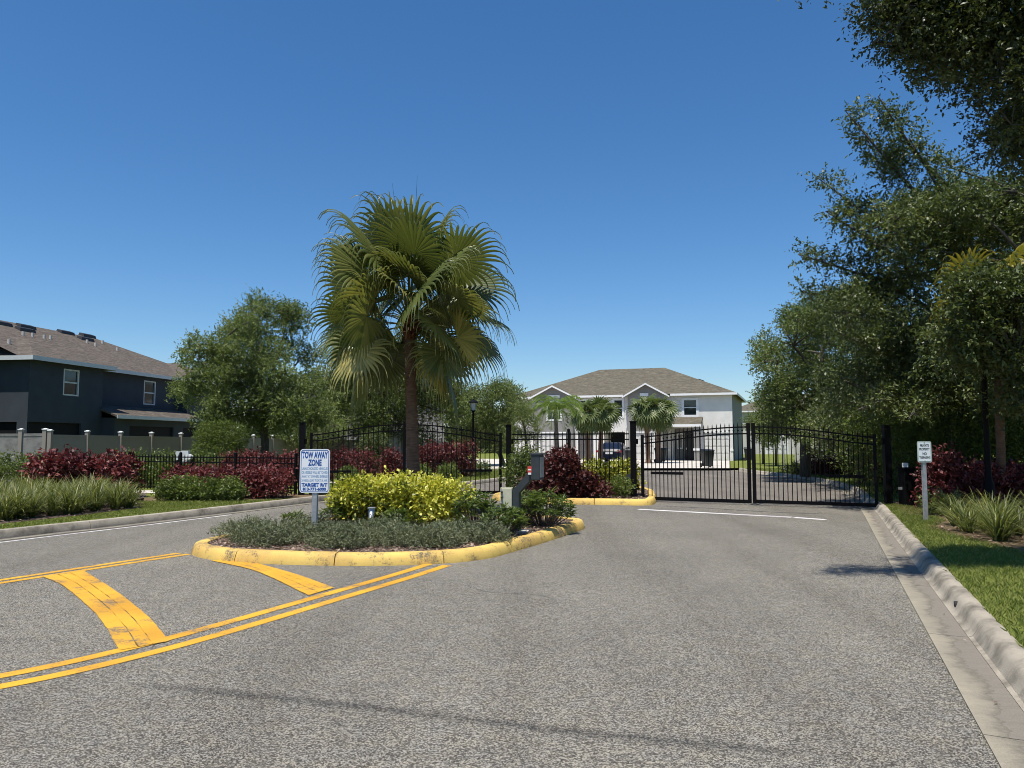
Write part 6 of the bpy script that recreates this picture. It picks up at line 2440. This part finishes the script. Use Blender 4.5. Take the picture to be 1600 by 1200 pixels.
def coarse(label, x, y, h, w, n=46, seed=0, mat=None, group=None):
    """upright plant of whorled long leaves"""
    rg = np.random.default_rng(seed)
    t = thing('leafy_shrub', label, 'shrub', (x, y, 0.125), group)
    mb = MB()
    P, D, LL, rn = [], [], [], []
    for k in range(n):
        a = rg.random() * 6.283
        rr = w * math.sqrt(rg.random())
        hh = h * (0.35 + 0.6 * rg.random()) * (1 - 0.35 * rr / w)
        tip = np.array([x + rr * math.cos(a), y + rr * math.sin(a), 0.125 + hh])
        b0 = np.array([x + rr * 0.3 * math.cos(a), y + rr * 0.3 * math.sin(a), 0.1])
        mb.tube([tuple(b0) + (0.008,), tuple(tip) + (0.004,)], 4, False)
        m_ = 13
        aa = rg.random(m_) * 6.283
        el = rg.uniform(-0.25, 0.9, m_)
        d = np.stack([np.cos(aa) * np.cos(el), np.sin(aa) * np.cos(el), np.sin(el)], 1)
        P.append(np.repeat(tip[None], m_, 0) + rg.normal(size=(m_, 3)) * 0.015)
        D.append(d)
        LL.append(rg.uniform(0.09, 0.16, m_))
        rn.append(np.clip(rg.random() * 0.4 + rg.random(m_) * 0.6 * (hh / h), 0, 1))
    mb.build('stems', M['stem'], t)
    P, D, LL, rn = np.concatenate(P), np.concatenate(D), np.concatenate(LL), np.concatenate(rn)
    V, F = leaf_geo(P, D, LL, LL * 0.22, 0.15, 0.6, rg)
    np_obj('foliage', V, F, mat or M['fern'], np.repeat(rn, 4), t)
    return t


for i, (x, y, h, w, n, lab) in enumerate(((-0.62, 13.2, 0.72, 0.36, 60, 'upright leafy plant right of the yellow bush'), (-0.14, 12.35, 0.52, 0.36, 60, 'leafy plant left of the call box foot'), (0.55, 13.7, 0.72, 0.55, 90, 'wide leafy plant behind the call box at the island tip'), (0.22, 14.0, 0.75, 0.4, 50, 'leafy plant close behind the gooseneck'), (-1.85, 13.15, 0.42, 0.32, 34, 'small leafy plant at the front foot of the yellow bush'), (-3.1, 13.7, 0.48, 0.28, 34, 'leafy plant between the tow sign and the yellow bush'), (-3.75, 13.4, 0.34, 0.16, 14, 'tiny leafy sprig left of the tow sign post'))):
    coarse(lab, x, y, h, w, n, 200 + i)


# strap-leaved lilies
def lily_mesh(seed, n=105, h=0.56):
    rg = random.Random(seed)
    V, F, rn = [], [], []
    for k in range(n):
        a = rg.uniform(0, 6.283)
        e = R(rg.uniform(35, 88))
        L_ = h * rg.uniform(0.75, 1.3)
        p = Vector((rg.uniform(-.07, .07), rg.uniform(-.07, .07), 0))
        w0 = rg.uniform(0.006, 0.011)
        side = Vector((-math.sin(a), math.cos(a), 0))
        n0 = len(V)
        m_ = 6
        b = rg.random()
        for j in range(m_ + 1):
            t = j / m_
            w = w0 * (1 - t ** 2.2) + 0.001
            V += [tuple(p - side * w), tuple(p + side * w)]
            rn += [min(1, b * 0.8 + 0.2 * t)] * 2
            d = Vector((math.cos(a) * math.cos(e), math.sin(a) * math.cos(e), math.sin(e)))
            p = p + d * (L_ / m_)
            e -= rg.uniform(0.06, 0.36) * (0.5 + t)
        for j in range(m_):
            q = n0 + j * 2
            F.append((q, q + 1, q + 3, q + 2))
    return np_mesh('leaves', np.array(V), np.array(F), M['lily'], np.array(rn))


LM = [lily_mesh(300 + k) for k in range(5)]
rd = random.Random(55)
ORD = ['first', 'second', 'third', 'fourth', 'fifth', 'sixth', 'seventh', 'eighth', 'ninth', 'tenth', 'eleventh', 'twelfth', 'thirteenth', 'fourteenth']


def lily(x, y, s, label, group):
    t = thing('lily_clump', label, 'plant', (x, y, 0.13), group)
    o = inst(LM[rd.randrange(5)], 'leaves', t, (0, 0, 0), rd.uniform(0, 6.28), (s, s, s * rd.uniform(0.9, 1.12)))
    return t


# front row and rows behind it, in the left bed
a0, a1 = Vector(G(-90, 826, .13)), Vector(G(214, 794, .13))
dv = (a1 - a0)
bk = Vector((-0.62, 0.79))
for row in range(9):
    n = 11
    for i in range(n):
        t = (i + 0.5 + (row % 2) * 0.4) / n
        q = a0 + dv * t + bk * (0.25 + row * 0.62) + Vector((rd.uniform(-.12, .12), rd.uniform(-.12, .12)))
        if q.x > -9.2 and row > 4:
            continue
        uu = 800 + FPX * q.x / q.y
        if uu > 218 or uu < -60:
            continue
        nth = ORD[i]
        if row == 0:
            lab = 'strappy lily clump, %s from the left in the row along the left kerb' % nth
        else:
            lab = 'strappy lily clump, %s from the left in the %s row back from the left kerb' % (nth, ORD[row])
        lily(q.x, q.y, rd.uniform(0.95, 1.25), lab, 'lily clumps massed in the left kerbside bed')
for k_, (x, y) in enumerate(sorted(((7.55, 12.7), (8.0, 13.0), (7.65, 12.0), (8.15, 12.3), (7.35, 11.55), (7.8, 11.2), (8.35, 11.5), (8.7, 12.8), (7.55, 10.7), (8.05, 10.4), (8.85, 11.9), (7.95, 13.7), (8.6, 13.8), (8.9, 14.6)), key=lambda p: p[1])):
    lily(x - 0.1, y, rd.uniform(0.95, 1.2), 'strappy lily clump in the dry right verge bed, %s nearest the camera' % ORD[k_], 'lily clumps in the right verge bed')


# ------------------------------------------------------------------ turf blades and litter
def blades(name, label, poly, dens, h, w, seed, mat, avoid=None, z=0.13, ymax=99):
    rg = np.random.default_rng(seed)
    P = np.array(poly)
    mn, mx = P.min(0), P.max(0)
    n = int((mx - mn).prod() * dens)
    q = rg.random((n, 2)) * (mx - mn) + mn
    ins = np.zeros(n, bool)
    j = len(P) - 1
    for i in range(len(P)):
        c = ((P[i, 1] > q[:, 1]) != (P[j, 1] > q[:, 1])) & (q[:, 0] < (P[j, 0] - P[i, 0]) * (q[:, 1] - P[i, 1]) / (P[j, 1] - P[i, 1] + 1e-12) + P[i, 0])
        ins ^= c
        j = i
    q = q[ins]
    if avoid is not None:
        A = np.array(avoid)
        inn = np.zeros(len(q), bool)
        j = len(A) - 1
        for i in range(len(A)):
            c = ((A[i, 1] > q[:, 1]) != (A[j, 1] > q[:, 1])) & (q[:, 0] < (A[j, 0] - A[i, 0]) * (q[:, 1] - A[i, 1]) / (A[j, 1] - A[i, 1] + 1e-12) + A[i, 0])
            inn ^= c
            j = i
        q = q[~inn]
    n = len(q)
    a = rg.random(n) * 6.283
    hh = h * (0.5 + 0.8 * rg.random(n))
    ln_ = rg.normal(size=(n, 2)) * h * 0.55
    b = np.stack([q[:, 0], q[:, 1], np.full(n, z)], 1)
    s = np.stack([np.cos(a) * w, np.sin(a) * w, np.zeros(n)], 1)
    m_ = b + np.stack([ln_[:, 0] * 0.35, ln_[:, 1] * 0.35, hh * 0.6], 1)
    t = b + np.stack([ln_[:, 0], ln_[:, 1], hh], 1)
    V = np.stack([b - s, b + s, m_ + s * 0.7, t], 1).reshape(-1, 3)
    F = np.arange(4 * n).reshape(n, 4)
    o = np_obj(name, V, F, mat, np.repeat(np.clip(rg.random(n) * 0.9 + 0.1 * rg.random(n), 0, 1), 4))
    tag(o, label, 'grass', kind='stuff')
    return o


rk2 = offset([p for p in right_edge if 2.0 < p.y < 19.0], gut + 0.215)
sand = [(8.2, 15.75), (8.35, 15.1), (8.0, 14.3), (7.35, 13.5), (7.1, 12.7), (6.95, 11.4), (6.85, 10.2), (6.8, 8.6), (10.5, 8.0), (14, 12), (14, 17)]
blades('grass', 'short green turf on the verge right of the right kerb', [tuple(p) for p in rk2] + [(9.0, 19), (9.3, 16), (9.6, 14), (9.6, 9), (8.5, 4)], 1250, 0.045, 0.004, 1, M['grass'], sand)
lk2 = offset([p for p in left_line if 7.0 < p.y < 20.2], -0.20)
blades('grass', 'short green turf strip between the left kerb and the lily bed', [tuple(p) for p in lk2] + [(-6.3, 19.7), (-9.6, 19.1), (-9.9, 20.6), (-11.0, 20.8), tuple(Vector(G(222, 795, .13))), tuple(Vector(G(120, 808, .13))), tuple(Vector(G(0, 821, .13))), tuple(Vector(G(-120, 834, .13))), (-14, 9)], 900, 0.045, 0.005, 2, M['grass'])
lk3 = [p for p in offset(left_line, -0.2) if 22 < p.y < 43]
blades('grass', 'sunlit lawn beyond the exit gate', [tuple(p) for p in lk3] + [(-0.7, 43), (-2.3, 36), (-4.4, 31), (-6.4, 27.2), (-6.2, 23)], 260, 0.06, 0.010, 3, M['grass'])
rk3 = [p for p in offset(right_edge, gut + 0.2) if 19 < p.y < 43]
blades('grass', 'lawn beyond the right gate inside the curved kerb', [tuple(p) for p in rk3] + [(18, 44), (18, 26), (11, 19)], 160, 0.06, 0.010, 4, M['grass'])


def chips(name, label, poly, n, sz, seed, z, mat):
    rg = np.random.default_rng(seed)
    P = np.array([(p[0], p[1]) for p in poly])
    mn, mx = P.min(0), P.max(0)
    q = rg.random((n * 3, 2)) * (mx - mn) + mn
    q = np.array([p for p in q if inpoly(p[0], p[1], poly)])[:n]
    n = len(q)
    a = rg.random(n) * 6.283
    el = rg.normal(size=n) * 0.25
    D = np.stack([np.cos(a) * np.cos(el), np.sin(a) * np.cos(el), np.sin(el)], 1)
    B_ = np.stack([q[:, 0], q[:, 1], np.full(n, z) + rg.random(n) * 0.02 + 0.006], 1)
    L_ = sz * (0.5 + rg.random(n))
    V, F = leaf_geo(B_, D, L_, L_ * 0.42, 0.2, 0.7, rg)
    o = np_obj(name, V, F, mat, np.repeat(rg.random(n), 4))
    tag(o, label, 'leaf litter', kind='stuff')
    return o


chips('leaf_litter', 'bark chips and dead leaves on the front island bed', [tuple(p) for p in offset(ISL, -0.22, True)], 9000, 0.05, 1, 0.125, M['litter'])
chips('leaf_litter', 'bark chips on the rear island bed', [tuple(p) for p in offset(ISL2, -0.22, True)], 3000, 0.06, 2, 0.125, M['litter'])
chips('leaf_litter', 'dead leaves on the dry soil of the right verge bed', sand, 2500, 0.06, 3, 0.137, M['litter'])
chips('leaf_litter', 'dead leaves under the left lily bed', [(p[0], p[1]) for p in lily_poly], 2500, 0.08, 4, 0.137, M['litter'])
gl = [p for p in right_edge if 3.0 < p.y < 19.0]
chips('leaf_litter', 'scattered dead leaves along the right gutter', [tuple(p) for p in offset(gl, 0.10)] + [tuple(p) for p in reversed(offset(gl, gut + 0.03))], 260, 0.035, 5, 0.004, M['litter'])
